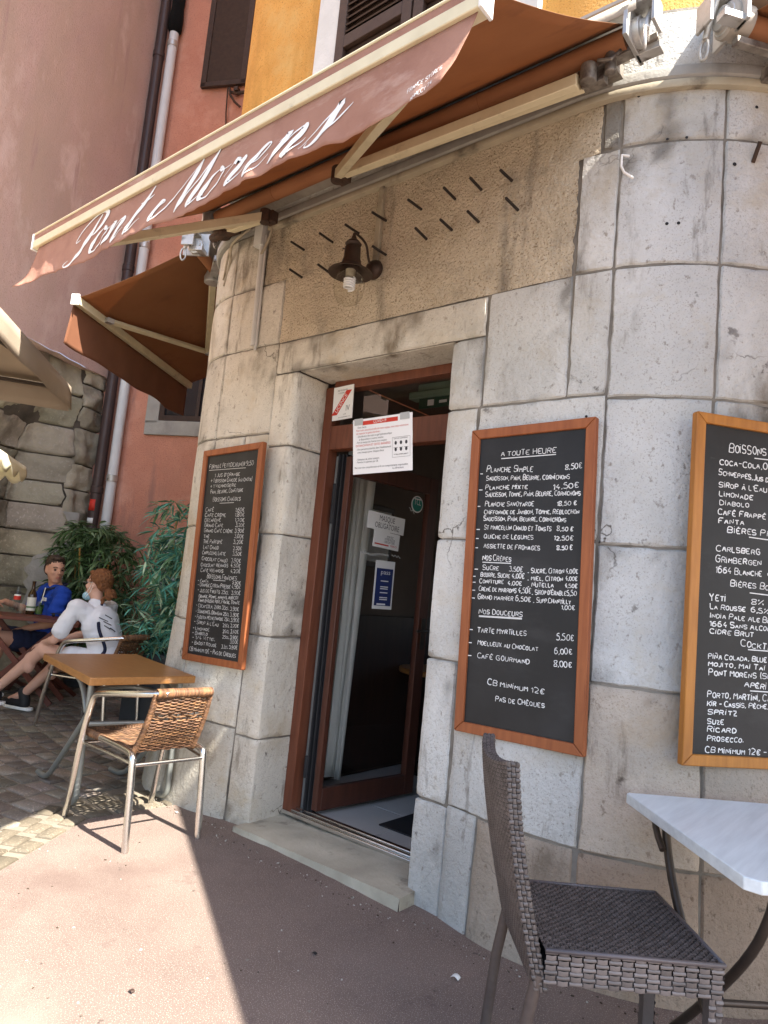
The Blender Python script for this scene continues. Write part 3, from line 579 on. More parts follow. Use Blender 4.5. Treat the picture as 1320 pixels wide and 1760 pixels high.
while z < 3.5:                                                     # rough patched pier beside the pipe
    hh = rs.uniform(.2, .5); t = rs.uniform(.7, 1.2); hh = min(hh, 3.58 - z); blk(b, None, -.06, .31, z, z + hh, (t, t * .98, t * .94), g=.003, dep=.02, bulge=.02, rough=.025, cell=.03, mp=rub); z += hh
b.build("rubble_base", M['rubble'], tower, smooth=60)
b = MB(); b.grid(lambda s, t: pink(-.06 + 5.9 * s, -rec(-.06 + 5.9 * s, 3.6 * t) - .065 + .03 * nz((s * 30, t * 20, 0)), 3.6 * t - .05), 90, 50); b.build("rubble_mortar", M['rubblemortar'], tower, smooth=80)
b = MB()
def smear(s, t): z = .35 + 1.55 * t; q = .18 + .05 * nz((z * 3, 2, 2)) + (.26 + .16 * nz((z * 2.2, 8, 0)) + .06 * nz((z * 9, 3, 0)) - .14 * sstep(.6, 1, t)) * s; return pink(q, -rec(q, z) + .03 + .05 * math.sin(s * 3.14) + .02 * nz((q * 12, z * 12, 0)), z)
b.grid(smear, 16, 40); b.build("whitened_render", mat("whitened_render", (.36, .355, .345), (.24, .23, .215), 5, .95, .7, 30, stain=(.20, .17, .13), st=(.5, .66), stscale=(5, 5, 1)), tower, smooth=80)
b = MB(); b.box((0, 0, 0), (.03, .05, .04), frame(pink(1.96, .04, 4.22), DP, ZX)); b.tube([pink(1.95, .03, 4.24), pink(1.95, .05, 4.3), pink(1.95, .05, 4.36)], .008, 6); b.build("wall_hook", M['rust'], tower)
# drainpipes in the corner
def pipe(name, label, m, q, o, r, z1, extra=()):
    p = thing(name, label, "drainpipe", red(q, o, 0), 0, "drainpipes in the corner of the two houses"); b = MB(); b.lathe([(r, 0), (r, z1)], 18, Matrix.Translation(red(q, o, 0))); pp = b.build("pipe", m, p)
    for z in extra: b = MB(); b.lathe([(r, -.04), (r + .008, -.035), (r + .008, .035), (r, .04)], 18, Matrix.Translation(red(q, o, z))); b.box((0, 0, 0), (.025, .02, .16), frame(red(q, o - .07, z), DR, V((0, 0, 1))) @ Matrix.Rotation(1.57, 4, 'X')); b.build("pipe_clip", M['galv'] if m is not M['pipebrown'] else m, p)
    return p
pb = pipe("drainpipe", "dark brown drainpipe in the corner between the pink and red houses", M['pipebrown'], .01, .13, .062, 14, (2.2, 4.9, 7.7))
pw = pipe("drainpipe", "white plastic drainpipe beside the brown one on the red house", M['pipewhite'], .165, .10, .056, 8.05, (2.35, 5.2, 7.85)); pw.name = "drainpipe.001"
b = MB(); c0 = red(.165, .10, 0)
b.lathe([(.058, 8.0), (.085, 8.05), (.088, 8.2), (.075, 8.35), (.08, 8.5), (.062, 8.6), (.062, 14)], 14, Matrix.Translation(c0)); b.build("cement_joint", M['rubble'], pw)
b = MB(); b.lathe([(.060, 0), (.060, 1.75), (.052, 1.78)], 16, Matrix.Translation(c0)); b.build("grey_foot", M['steel'], pw)
def sticker(name, label, c_, wd, ht, m, cat="sticker", r=.064):
    b = MB(); b.grid(lambda s, t: (lambda a: V((c_[0] + r * math.cos(a), c_[1] + r * math.sin(a), c_[2] + ht * (t - .5))))(math.radians(-62) + (s - .5) * wd / r), 8, 2); return tag(b.build(name, m, solid=.001), label, cat, 'stickers on the brown drainpipe')
ps = bp.copy(); ps.x, ps.y = red(.01, .13, 0).x, red(.01, .13, 0).y
sticker("sticker", "small red square sticker on the brown drainpipe", (ps.x, ps.y, 2.02), .08, .13, M['redprint'])
sticker("sticker", "small white torn sticker on the brown drainpipe below the red one", (ps.x, ps.y, 1.84), .08, .06, M['white'])
# ------------------------------------------------------------------ parasols at the left edge
pt = V((-1.64, -.55, 2.52)); e1 = V((.777, -.63, 0)); e2 = V((-.54, -.84, 0)); S = 2.2; ap = pt + (e1 + e2) * (S / 2) + ZX * .55
pr_ = thing("square_parasol", "beige square parasol whose corner pokes in at the upper left", "parasol", (ap.x, ap.y, 0))
cs = [pt, pt + e1 * S, pt + (e1 + e2) * S, pt + e2 * S]; b = MB()
for i in range(4):
    A, B_ = cs[i], cs[(i + 1) % 4]; b.grid(lambda s, t, A=A, B_=B_: (A.lerp(B_, s)).lerp(ap, t) - ZX * .06 * math.sin(t * 3.14) * (1 - abs(2 * s - 1) ** 2), 10, 8)
cv = b.build("canopy", M['canvas'], pr_, solid=.002)
b = MB()
for i in range(4):
    A, B_ = cs[i], cs[(i + 1) % 4]; b.grid(lambda s, t, A=A, B_=B_: A.lerp(B_, s) + (A.lerp(B_, .5) - (ap - ZX * .55)).normalized() * (.004 + .02 * t + .008 * math.sin(s * 21) * t) - ZX * (.16 * t), 24, 3)
b.build("valance", M['canvas'], pr_, solid=.002)
b = MB()
for i in range(4): b.beam(cs[i] + (ap - cs[i]) * .02 - ZX * .035, cs[i] + (ap - cs[i]) * .97 - ZX * .035, .03, .02); b.beam(cs[i].lerp(ap - ZX * .55, .06) - ZX * .03, cs[(i + 1) % 4].lerp(ap - ZX * .55, .06) - ZX * .03, .03, .02)
b.build("ribs", M['bronze'], pr_)
b = MB(); b.lathe([(.03, .02), (.03, ap.z + .02)], 12, Matrix.Translation((ap.x, ap.y, 0))); b.lathe([(.3, gz(ap.x)), (.3, gz(ap.x) + .05), (.05, gz(ap.x) + .09)], 20, Matrix.Translation((ap.x, ap.y, 0))); b.build("pole", M['bronze'], pr_)
t2 = atD(45, 803, 6.2); c2 = t2 + (-AX * .95 - BX * .75); z2 = t2.z + .0
pr2 = thing("scalloped_parasol", "small white and yellow parasol with scalloped edge at the left border", "parasol", (c2.x, c2.y, 0))
R2 = (t2 - c2).length; a0 = math.atan2(t2.y - c2.y, t2.x - c2.x); b = MB(); n8 = 8
def rimp(a): k = (a / (2 * math.pi) * n8) % 1; return R2 * math.cos(math.pi / n8) / math.cos((k - .5) * 2 * math.pi / n8)
b.grid(lambda s, t: (lambda a: V((c2.x + math.cos(a0 + a) * rimp(a) * t, c2.y + math.sin(a0 + a) * rimp(a) * t, z2 + .42 * (1 - t) - .05 * math.sin(3.14 * t) * abs(math.sin(a * n8 / 2)))))(s * 2 * math.pi), 64, 8); b.build("canopy", M['yellowcanvas'], pr2, solid=.002)
b = MB(); b.grid(lambda s, t: (lambda a: V((c2.x + math.cos(a0 + a) * (rimp(a) + .015 * t), c2.y + math.sin(a0 + a) * (rimp(a) + .015 * t), z2 - t * (.075 + .075 * abs(math.sin(a * n8 * 1.5))))))(s * 2 * math.pi), 192, 3); b.build("scalloped_valance", M['yellowcanvas'], pr2, solid=.002)
b = MB(); b.lathe([(.02, gz(c2.x)), (.02, z2 + .44)], 10, Matrix.Translation((c2.x, c2.y, 0)));
for k in range(8): a = a0 + k * math.pi / 4; b.tube([V((c2.x, c2.y, z2 + .39)), V((c2.x + math.cos(a) * R2 * .98, c2.y + math.sin(a) * R2 * .98, z2 - .02))], .007, 6)
b.build("pole", M['white'], pr2)
# ------------------------------------------------------------------ awning over the door with its lettering
aw = thing("shop_awning", "wide rust brown folding arm awning with white script lettering over the door", "awning", (.5, 0, 3.6), 0, "rust brown awnings round the cafe")
AX0, AX1 = -.80, 1.945; RY, RZ, BY, BZ = -.165, 3.675, -1.2, 3.03
b = MB(); b.grid(lambda u, v: V((AX0 + (AX1 - AX0) * u, RY - .03 + (BY - RY + .03) * v, RZ + .042 + (BZ + .045 - RZ - .042) * v - .022 * math.sin(3.14 * v) - .006 * math.sin(3.14 * u * 5) ** 2 * v * (1 - v) * 4)), 40, 14)
b.build("canopy", M['awning'], aw, solid=.0015)
b = MB(); b.tube([(AX0 + .05, RY, RZ), (AX1, RY, RZ)], .043, 24)
for x in (-.2, .52, 1.25): b.tube([(x, RY, RZ), (x + .006, RY, RZ)], .045, 24)
b.build("roller_tube", M['roller'], aw)
b = MB(); b.box((.557, BY, BZ - .012), (2.80, .055, .044)); b.box((.557, BY - .004, BZ + .044), (2.80, .05, .010)); b.box((.557, BY + .012, BZ + .02), (2.80, .03, .05)); fb_ = b.build("front_bar", M['lacquer'], aw, bevel=.004)
b = MB(); b.box((.557, BY - .004, BZ + .0245), (2.79, .040, .027)); b.build("canvas_wrap", M['valance'], fb_)
b = MB(); b.box((1.962, BY, BZ + .003), (.012, .064, .088)); b.build("end_cap", M['white'], fb_, bevel=.003); b = MB(); b.box((-.848, BY, BZ + .003), (.012, .064, .088)); b.build("end_cap", M['white'], fb_, bevel=.003)
VZ0, VH = 2.995, .212
def val(X, Z, o=0.):
    v = (VZ0 - Z) / VH; u = (X - AX0) / (AX1 - AX0); vv = max(0, v)
    y = BY - .012 - vv ** 1.6 * (.014 + .012 * math.sin(X * 7.3) + .012 * nz((X * 9, Z * 6, 3)) + .010 * nz((X * 21, Z * 8, 6))) - .03 * vv ** 2 * (math.exp(-u * 22) + math.exp(-(1 - u) * 16))
    return V((X, y - o, Z))
def vcl(u, v): X = AX0 - .03 * v * math.exp(-u * 30) + (AX1 - AX0) * u - .075 * v * sstep(.93, 1, u); return val(X, VZ0 - VH * v - (.035 * v * math.exp(-u * 18)) - .004 * v * math.sin(u * 40))
b = MB(); b.grid(vcl, 150, 14); vl = b.build("valance", M['valance'], aw, solid=.0015, smooth=180)
# brush script
def brush(bb, pts, x0, z0, sc_, slant=1.0, wmax=.037, wmin=.0068, k=0, thick=None):
    q = spline([V((p[0], p[1], 0)) for p in pts], 9); pp = [V((x0 + (p.x * 1.5 + p.y * slant) * sc_, z0 + p.y * sc_)) for p in q]; n = len(pp); ws = []
    for i in range(n):
        t = pp[min(i + 1, n - 1)] - pp[max(i - 1, 0)]; t.normalize(); d = max(0, -t.y) ** 1.2
        e = min(1, .25 + 4 * min(i, n - 1 - i) / n)
        ws.append((wmin + (wmax - wmin) * d) * e if thick is None else thick * e)
    bb.ribbon(pp, ws, lambda x, y, o: val(x, y, .003 + o), .0004 * k)
G_ = {'P': [[(.62, 2.0), (.5, 1.2), (.36, .4), (.16, -.12), (-.15, -.32), (-.4, -.15), (-.32, .08)], [(-.2, 1.05), (-.5, 1.0), (-.48, 1.5), (-.1, 1.95), (.5, 2.12), (1.05, 1.92), (1.1, 1.45), (.8, 1.08), (.42, 1.0)]],
      'o': [[(.55, 1.0), (.15, .85), (.0, .4), (.12, .06), (.4, .0), (.68, .3), (.72, .75), (.5, 1.0), (.62, .86), (.95, .92)]],
      'n': [[(-.05, .75), (.12, 1.0), (.14, .5), (.08, .0)], [(.1, .15), (.38, .8), (.62, 1.0), (.74, .8), (.66, .25), (.74, .0), (.95, .2), (1.1, .45)]],
      't': [[(.30, 1.98), (.22, 1.2), (.1, .3), (.18, .0), (.4, .14), (.62, .5)], [(.0, 1.32), (.3, 1.36), (.62, 1.52)]],
      'M': [[(-.75, .55), (-.6, .75), (-.75, .85), (-.9, .4), (-.72, .02), (-.4, .15), (.0, .95), (.42, 2.05)], [(.42, 2.05), (.46, 1.1), (.44, .0)], [(.44, .0), (.8, .95), (1.22, 2.1)], [(1.22, 2.1), (1.2, 1.2), (1.16, .2), (1.3, .0), (1.6, .3)]],
      'r': [[(-.1, .5), (.1, 1.12), (.16, .92), (.45, .98), (.5, .8), (.4, .25), (.5, .0), (.72, .18), (.9, .5)]],
      'e': [[(-.1, .3), (.35, .55), (.58, .9), (.4, 1.03), (.12, .75), (.04, .3), (.22, .0), (.5, .1), (.8, .5)]],
      's': [[(-.15, .05), (.2, .7), (.42, 1.3), (.47, .9), (.55, .4), (.38, .04), (.1, .0), (.02, .2)], [(.42, .05), (.7, .45), (1.0, 1.05)]]}
b = MB(); k = 0; BL = 2.815; SX = .086
for ch, x in (('P', -.37), ('o', -.215), ('n', -.085), ('t', .12), ('M', .44), ('o', .655), ('r', .80), ('e', .945), ('n', 1.085), ('s', 1.265)):
    for st in G_[ch]: brush(b, st, x, BL, SX * (1.06 if ch in 'on' else 1), k=k % 4); k += 1
b.build("white_script_lettering", M['white'], vl)
# arms
def arm(bb, a, c_, w_=.042, h_=.055): bb.beam(a, c_, w_, h_); bb.beam(V(a) + ZX * (h_ / 2), V(c_) + ZX * (h_ / 2), w_ * .4, .01)
for el, sh_, at_, nm in ((V((.43, -.26, 3.53)), V((1.76, -.20, 3.54)), V((1.80, BY + .03, 2.985)), 0), (V((-.22, -.20, 3.51)), V((-.74, -.12, 3.60)), V((-.74, BY + .03, 2.985)), 1)):
    b = MB(); arm(b, sh_, el); b.beam(sh_ + V((0, .07, .03)), el + V((.1 if not nm else 0, .05, .03)), .03, .05) if nm == 0 else None
    a_ = b.build("folding_arm", M['lacquer'], aw, bevel=.004)
    b = MB(); arm(b, el, at_, .04, .05); b.build("forearm", M['lacquer'], a_, bevel=.004)
    b = MB(); b.lathe([(.012, -.045), (.034, -.04), (.034, .04), (.012, .045)], 14, Matrix.Translation(el)); b.box(el + V((.02, .03, 0)), (.07, .05, .07)); b.build("elbow_joint", M['rust'], a_, bevel=.004)
def bracket(parent, P, ex, ey, name="wall_bracket", s=1.0):
    F_ = frame(P, ex, ey); b = MB()      # x = along roller outwards, y = up, z = away from the wall side
    b.box((0, .02, 0), (.018, .17, .20), F_); b.box((.045, -.05, -.06), (.10, .03, .05), F_); b.box((.05, .085, .02), (.09, .016, .10), F_); b.box((.10, .03, .03), (.014, .12, .09), F_)
    b.lathe([(.02, -.02), (.055, -.018), (.06, 0), (.06, .03), (.045, .034), (.045, .05), (.02, .052)], 20, F_ @ Matrix.Translation((.005, 0, 0)) @ Matrix.Rotation(math.pi / 2, 4, 'Y'))
    b.tube([F_ @ V(p) for p in ((.07, .08, .0), (.07, -.01, .05), (.07, -.05, .06))], .014, 10)
    b.tube([F_ @ V((.07 + .006 * math.sin(a), -.09 + .045 * math.cos(a), .065 + .018 * math.sin(a))) for a in [k * math.pi / 8 for k in range(16)]], .007, 8, closed=True)
    return b.build(name, M['galv'], parent, bevel=.003)
bracket(aw, V((AX1 + .03, RY, RZ)), V((1, 0, 0)), ZX); bracket(aw, V((AX0 + .02, RY, RZ - .02)), V((-1, 0, 0)), ZX)
b = MB(); b.box((1.84, -.07, 3.65), (.08, .10, .06)); b.lathe([(.02, -.045), (.034, -.04), (.034, .035), (.022, .04)], 14, Matrix.Translation((1.80, -.19, 3.565))); b.lathe([(.015, -.05), (.024, -.045), (.024, .04), (.012, .05)], 12, Matrix.Translation((1.88, -.16, 3.60))); b.box((1.80, -.13, 3.57), (.10, .05, .05)); b.box((1.86, -.12, 3.615), (.05, .10, .02)); b.tube([(1.84, -.2, 3.60), (1.90, -.2, 3.58), (1.93, -.18, 3.62)], .008, 8); b.beam((1.74, -.15, 3.60), (2.06, -.12, 3.655), .05, .025); b.build("arm_shoulder", M['rustgalv'], aw, bevel=.004)
b = MB(); b.box((-.76, -.06, 3.66), (.12, .12, .10)); b.lathe([(.05, -.05), (.06, -.04), (.06, .04), (.04, .05)], 14, Matrix.Translation((-.74, -.13, 3.60))); b.tube([(-.9, -.06, 3.62), (-.84, -.13, 3.57), (-.72, -.15, 3.55), (-.6, -.1, 3.58)], .028, 10); b.build("arm_shoulder", M['rust'], aw, bevel=.006)
b = MB(); hp = [(-.26, 3.70), (-.27, 3.745), (-.22, 3.79), (-.16, 3.825), (-.09, 3.85), (-.0, 3.87)]
b.grid(lambda u, v: (lambda p: V((AX0 - .03 + (AX1 - AX0 + .10) * u, p[0], p[1])))(hp[int(round(v * 5))]), 2, 5)
for y_, z_ in hp[1:5]: b.beam((AX0 - .03, y_ - .004, z_ + .006), (AX1 + .07, y_ - .004, z_ + .006), .012, .012)
b.box((.55, -.07, 3.72), (2.7, .13, .03)); b.build("roller_hood", M['hood'], aw, solid=.004, smooth=20)
# ------------------------------------------------------------------ stroke font (drawn in code)
GL = {'A': "003860|1353", 'B': "00084867654404|4463615000", 'C': "6748280602205061", 'D': "00083866623000", 'E': "68080060|0444", 'F': "680800|0444", 'G': "67482806022050626434", 'H': "0008|6068|0464", 'I': "0008",
      'J': "4842301001", 'K': "0008|6803|2460", 'L': "080050", 'M': "0008336860", 'N': "00086068", 'O': "200206284866624020", 'P': "00084867654404", 'Q': "200206284866624020|4270", 'R': "00084867654404|3460", 'S': "674818070514446361401001",
      'T': "0868|3830", 'U': "080210506268", 'V': "083068", 'W': "0810355068", 'X': "0068|0860", 'Y': "083468|3430", 'Z': "08680060",
      '0': "200206284866624020", '1': "062820", '2': "072866640060", '3': "085835456361401001", '4': "480363|4440", '5': "581805456361401001", '6': "5828050210406263451503", '7': "086820", '8': "341507185867553413011050615334", '9': "1040636648180605144465",
      '\u20ac': "6748281612204061|0545|0343", ',': "11100a", '.': "0001", '-': "0444", '_': "0030", "'": "0806", '+': "0464|3731", '/': "0068", '%': "0068|0718170607|5152616051", '(': "2916122a", ')': "0916120a"}
MK = {'\u00b4': "294B", '`': "492B", '^': "2A3B4A", '\u00a8': "2A2B|4A4B", '~': "1A2B4A5B"}
ACC = {'\u00c9': 'E\u00b4', '\u00c8': 'E`', '\u00ca': 'E^', '\u00c0': 'A`', '\u00d1': 'N~', '\u00cf': 'I\u00a8', '\u00ce': 'I^', '\u00c7': 'C', '\u00db': 'U^', '\u00d4': 'O^'}
YV = {**{str(i): i for i in range(10)}, 'A': 9.2, 'B': 9.8, 'C': 10.6, 'a': -1, 'b': -2}
def strokes(ch):
    base = ACC.get(ch, ch); out = []
    for c_ in base:
        s_ = GL.get(c_) or MK.get(c_)
        if not s_: continue
        for st in s_.split('|'):
            out.append([(int(st[i]), YV[st[i + 1]]) for i in range(0, len(st) - 1, 2)])
    wd = max([p[0] for p in out[0]] + [p[0] for st in out for p in st]) if out else 3
    if ch in 'ÏÎI': 
        if ch != 'I': out = [[(p[0] + (3 if i == 0 else 0) - 3, p[1]) for p in st] for i, st in enumerate(out)]; 
        wd = 1
    return out, wd
hr = random.Random(11)
def hand(bb, text, A, B_, h, map2, th=.0033, vis=None, jit=.38, small=.80, curl=1):
    """hand lettering from A to B_ (2-D plane points), lower-case letters drawn as small capitals"""
    A, B_ = V(A), V(B_); items = []; x = 0.; xv = None
    for i, ch in enumerate(text):
        if vis is not None and i == vis: xv = x
        if ch == ' ': x += 3.6; continue
        up = ch.upper(); sc_ = small if (ch != up) else 1.
        st, wd = strokes(up)
        if ch == 'i': st = st + [[(0, 9.8), (.25, 10.4)]]
        items.append((x, sc_, st)); x += wd * sc_ * 1.0 + 2.1
    tot = (xv if xv else x) - 2.1 if not xv else xv; d = B_ - A; W_ = d.length; ex = d.normalized(); ey = V((-ex.y, ex.x)); sx = W_ / max(tot, 1e-6); sy = h / 8.
    for k, (x0, sc_, st) in enumerate(items):
        tq_ = hr.uniform(.72, 1.2); jx, jy, js = hr.uniform(-jit, jit), hr.uniform(-jit, jit), hr.uniform(.86, 1.12); sl = hr.uniform(-.05, .12)
        for m_, s_ in enumerate(st):
            pts = [V((p[0] + hr.uniform(-.16, .16), p[1] + hr.uniform(-.18, .18))) for p in s_]
            if len(pts) > 2: pts = chaikin(pts, 1) if curl else pts
            q = []
            for p in pts:
                py = p.y * sc_ * js; px = x0 + jx + (p.x + py * sl) * sc_
                q.append(A + ex * (px * sx) + ey * ((py + jy) * sy))
            bb.ribbon(q, [th * tq_ * hr.uniform(.75, 1.15) for _ in q], map2, .0002 * (m_ % 3))
def line(bb, map2, w2p, text, a, c_, hpx, **k):
    """baseline from pixel a to pixel c_ of the photograph, laid on the board's own plane"""
    A = w2p(*a); B_ = w2p(*c_); up = w2p(a[0], a[1] - hpx); vis = text.find('|') if '|' in text else None
    hand(bb, text.replace('|', ''), A, B_, abs(up[1] - A[1]), map2, vis=vis, **k)
def uline(bb, map2, w2p, a, c_, th=.004): bb.ribbon([w2p(*a), w2p(*c_)], th, map2, .0007)
def printed(bb, text, A, h, map2, width=None, off=0.):
    cu_ = bpy.data.curves.new("t", 'FONT'); cu_.body = text; cu_.resolution_u = 2; ob = bpy.data.objects.new("t", cu_); me = bpy.data.meshes.new_from_object(ob)
    vs = [v.co.copy() for v in me.vertices]
    if vs:
        x1 = max(v.x for v in vs); s = h / .69; sx = (width / x1) if width else s
        bb.add([map2(A[0] + v.x * sx, A[1] + v.y * s, off) for v in vs], [list(p.vertices) for p in me.polygons])
    bpy.data.objects.remove(ob); bpy.data.curves.remove(cu_); bpy.data.meshes.remove(me)
# ------------------------------------------------------------------ menu boards
def board(label, F_, w_, h_, fm, rim=.043, name="menu_board"):
    """F_: frame with origin at the lower left outer corner, x along, y up, z out"""
    o = F_.translation; t = thing(name, label, "menu board", tuple(o), 0, "framed blackboards on the cafe wall")
    b = MB()
    for p in ([(0, 0), (w_, 0), (w_ - rim, rim), (rim, rim)], [(w_, 0), (w_, h_), (w_ - rim, h_ - rim), (w_ - rim, rim)], [(w_, h_), (0, h_), (rim, h_ - rim), (w_ - rim, h_ - rim)], [(0, h_), (0, 0), (rim, rim), (rim, h_ - rim)]):
        q = [V(a) for a in p]; c_ = sum(q, V((0, 0))) / 4; q = [c_ + (a - c_) * .9985 for a in q]; b.ext(q, F_, .032)
    b.build("frame", fm, t, bevel=.004)
    b = MB(); b.box((w_ / 2, h_ / 2, .012), (w_ - rim * 1.6, h_ - rim * 1.6, .014), F_); sl_ = b.build("slate", M['slate'], t)
    return t, sl_, (lambda x, y, oo: F_ @ V((x, y, .0196 + oo)))
def plane_w2p(F_, z):
    I = F_.inverted(); n = F_.to_3x3() @ V((0, 0, 1)); P_ = F_ @ V((0, 0, z))
    return lambda x, y: (lambda q: V((q.x, q.y)))(I @ atP(x, y, P_, n))
def mk(F0, corners, th=.03):
    """board frame from an approximate plane and the four outer corners in the photograph (bl, br, tl)"""
    n = F0.to_3x3() @ V((0, 0, 1)); P_ = F0 @ V((0, 0, th)); bl, br, tl = [atP(*c_, P_, n) for c_ in corners]
    ex = (br - bl); ey = (tl - bl); F_ = frame(bl - n * th, ex, ey); return F_, ex.length, ey.length
# middle board
F2, w2_, h2_ = mk(frame((1.2, -.012, .8), V((1, 0, 0)), ZX), ((780, 1255), (1003, 1302), (812, 740)))
bd, sl2, m2 = board("tall blackboard in a red-brown frame right of the door, listing A TOUTE HEURE dishes", F2, w2_, h2_, M['frame'])
p2 = plane_w2p(F2, .02); z3 = lambda x, y: (770 + x * .2045, 700 + y * .2045); z4 = lambda x, y: (770 + x * .2045, 1000 + y * .2045)
b = MB()
for z, t, x0, y0, x1, y1, hh in ((z3, "A TOUTE HEURE", 445, 412, 908, 380, 42), (z3, "Planche Simple", 325, 545, 712, 540, 50), (z3, "8,50€", 985, 525, 1125, 512, 44), (z3, "Saucisson, Pain, Beurre, Cornichons", 322, 615, 1020, 603, 42),
    (z3, "Planche Mixte", 315, 692, 668, 685, 42), (z3, "14,50€", 885, 692, 1100, 672, 44), (z3, "Saucisson, Tomme, Pain, Beurre, Cornichons", 315, 752, 1112, 738, 42), (z3, "Planche Savoyarde", 310, 833, 720, 830, 44), (z3, "18,50 €", 915, 828, 1080, 820, 38),
    (z3, "Chiffonade de Jambon, Tomme, Reblochon", 303, 898, 1100, 895, 40), (z3, "Saucisson, Pain, Beurre, Cornichons", 298, 952, 990, 962, 40), (z3, "St Marcellin Chaud et Toasts", 303, 1025, 865, 1040, 42), (z3, "8,50 €", 915, 1038, 1050, 1040, 38),
    (z3, "Quiche de Légumes", 300, 1102, 715, 1110, 42), (z3, "12,50€", 890, 1117, 1050, 1118, 38), (z3, "Assiette de Fromages", 300, 1180, 770, 1202, 42), (z3, "8,50 €", 915, 1198, 1045, 1198, 38), (z3, "Nos Crèpes", 290, 1283, 528, 1297, 48),
    (z3, "Sucre", 290, 1365, 425, 1370, 44), (z3, "3,50€", 513, 1377, 625, 1382, 42), (z3, "_ Sucre, Citron", 670, 1390, 972, 1397, 42), (z3, "4,00€", 990, 1395, 1090, 1397, 40), (z3, "Beurre, Sucre 4,00€", 275, 1422, 640, 1440, 40), (z3, "_ Miel, Citron", 668, 1452, 962, 1462, 40), (z3, "4,00€", 985, 1455, 1085, 1457, 38),
    (z3, "Confiture", 263, 1477, 465, 1484, 38), (z3, "4,00€", 500, 1494, 620, 1497, 36), (z3, "_ Nutella", 670, 1507, 885, 1513, 40), (z3, "4,50€", 980, 1515, 1085, 1519, 36),
    (z4, "Crème de Marrons 4,50€", 258, 75, 695, 98, 42), (z4, "_ Sirop d'Érable5,50", 705, 104, 1080, 117, 44), (z4, "Grand Marnier 6,50€", 250, 142, 695, 167, 42), (z4, "_ Supp.Chantilly", 715, 172, 1030, 188, 42), (z4, "1,00€", 955, 232, 1065, 237, 36),
    (z4, "Nos Douceurs", 260, 266, 622, 294, 50), (z4, "Tarte Myrtilles", 248, 422, 655, 452, 48), (z4, "5,50€", 912, 487, 1055, 495, 52), (z4, "Moelleux au Chocolat", 248, 527, 755, 582, 42), (z4, "6,00€", 895, 605, 1042, 608, 48), (z4, "Café Gourmand", 245, 637, 683, 692, 46), (z4, "8,00€", 888, 712, 1040, 720, 48),
    (z4, "CB Minimum 12€", 333, 862, 808, 947, 48), (z4, "Pas de Chèques", 398, 1002, 808, 1057, 46)): line(b, m2, p2, t, z(x0, y0), z(x1, y1), hh * .2045 * .95)
for z, x0, y0, x1, y1 in ((z3, 448, 432, 908, 396), (z3, 290, 1302, 530, 1312), (z4, 260, 285, 622, 306), (z4, 260, 291, 622, 313), (z3, 272, 560, 293, 560), (z3, 262, 695, 290, 695), (z3, 250, 833, 272, 833), (z3, 240, 1027, 268, 1027), (z3, 235, 1103, 258, 1103), (z3, 232, 1180, 252, 1181), (z3, 224, 1360, 252, 1361), (z3, 212, 1420, 232, 1421), (z3, 208, 1470, 232, 1471),
    (z4, 205, 70, 228, 71), (z4, 202, 135, 226, 137), (z4, 182, 400, 208, 402), (z4, 172, 510, 200, 512), (z4, 166, 618, 197, 620)): uline(b, m2, p2, z(x0, y0), z(x1, y1))
b.build("hand_lettering", M['chalk'], sl2)
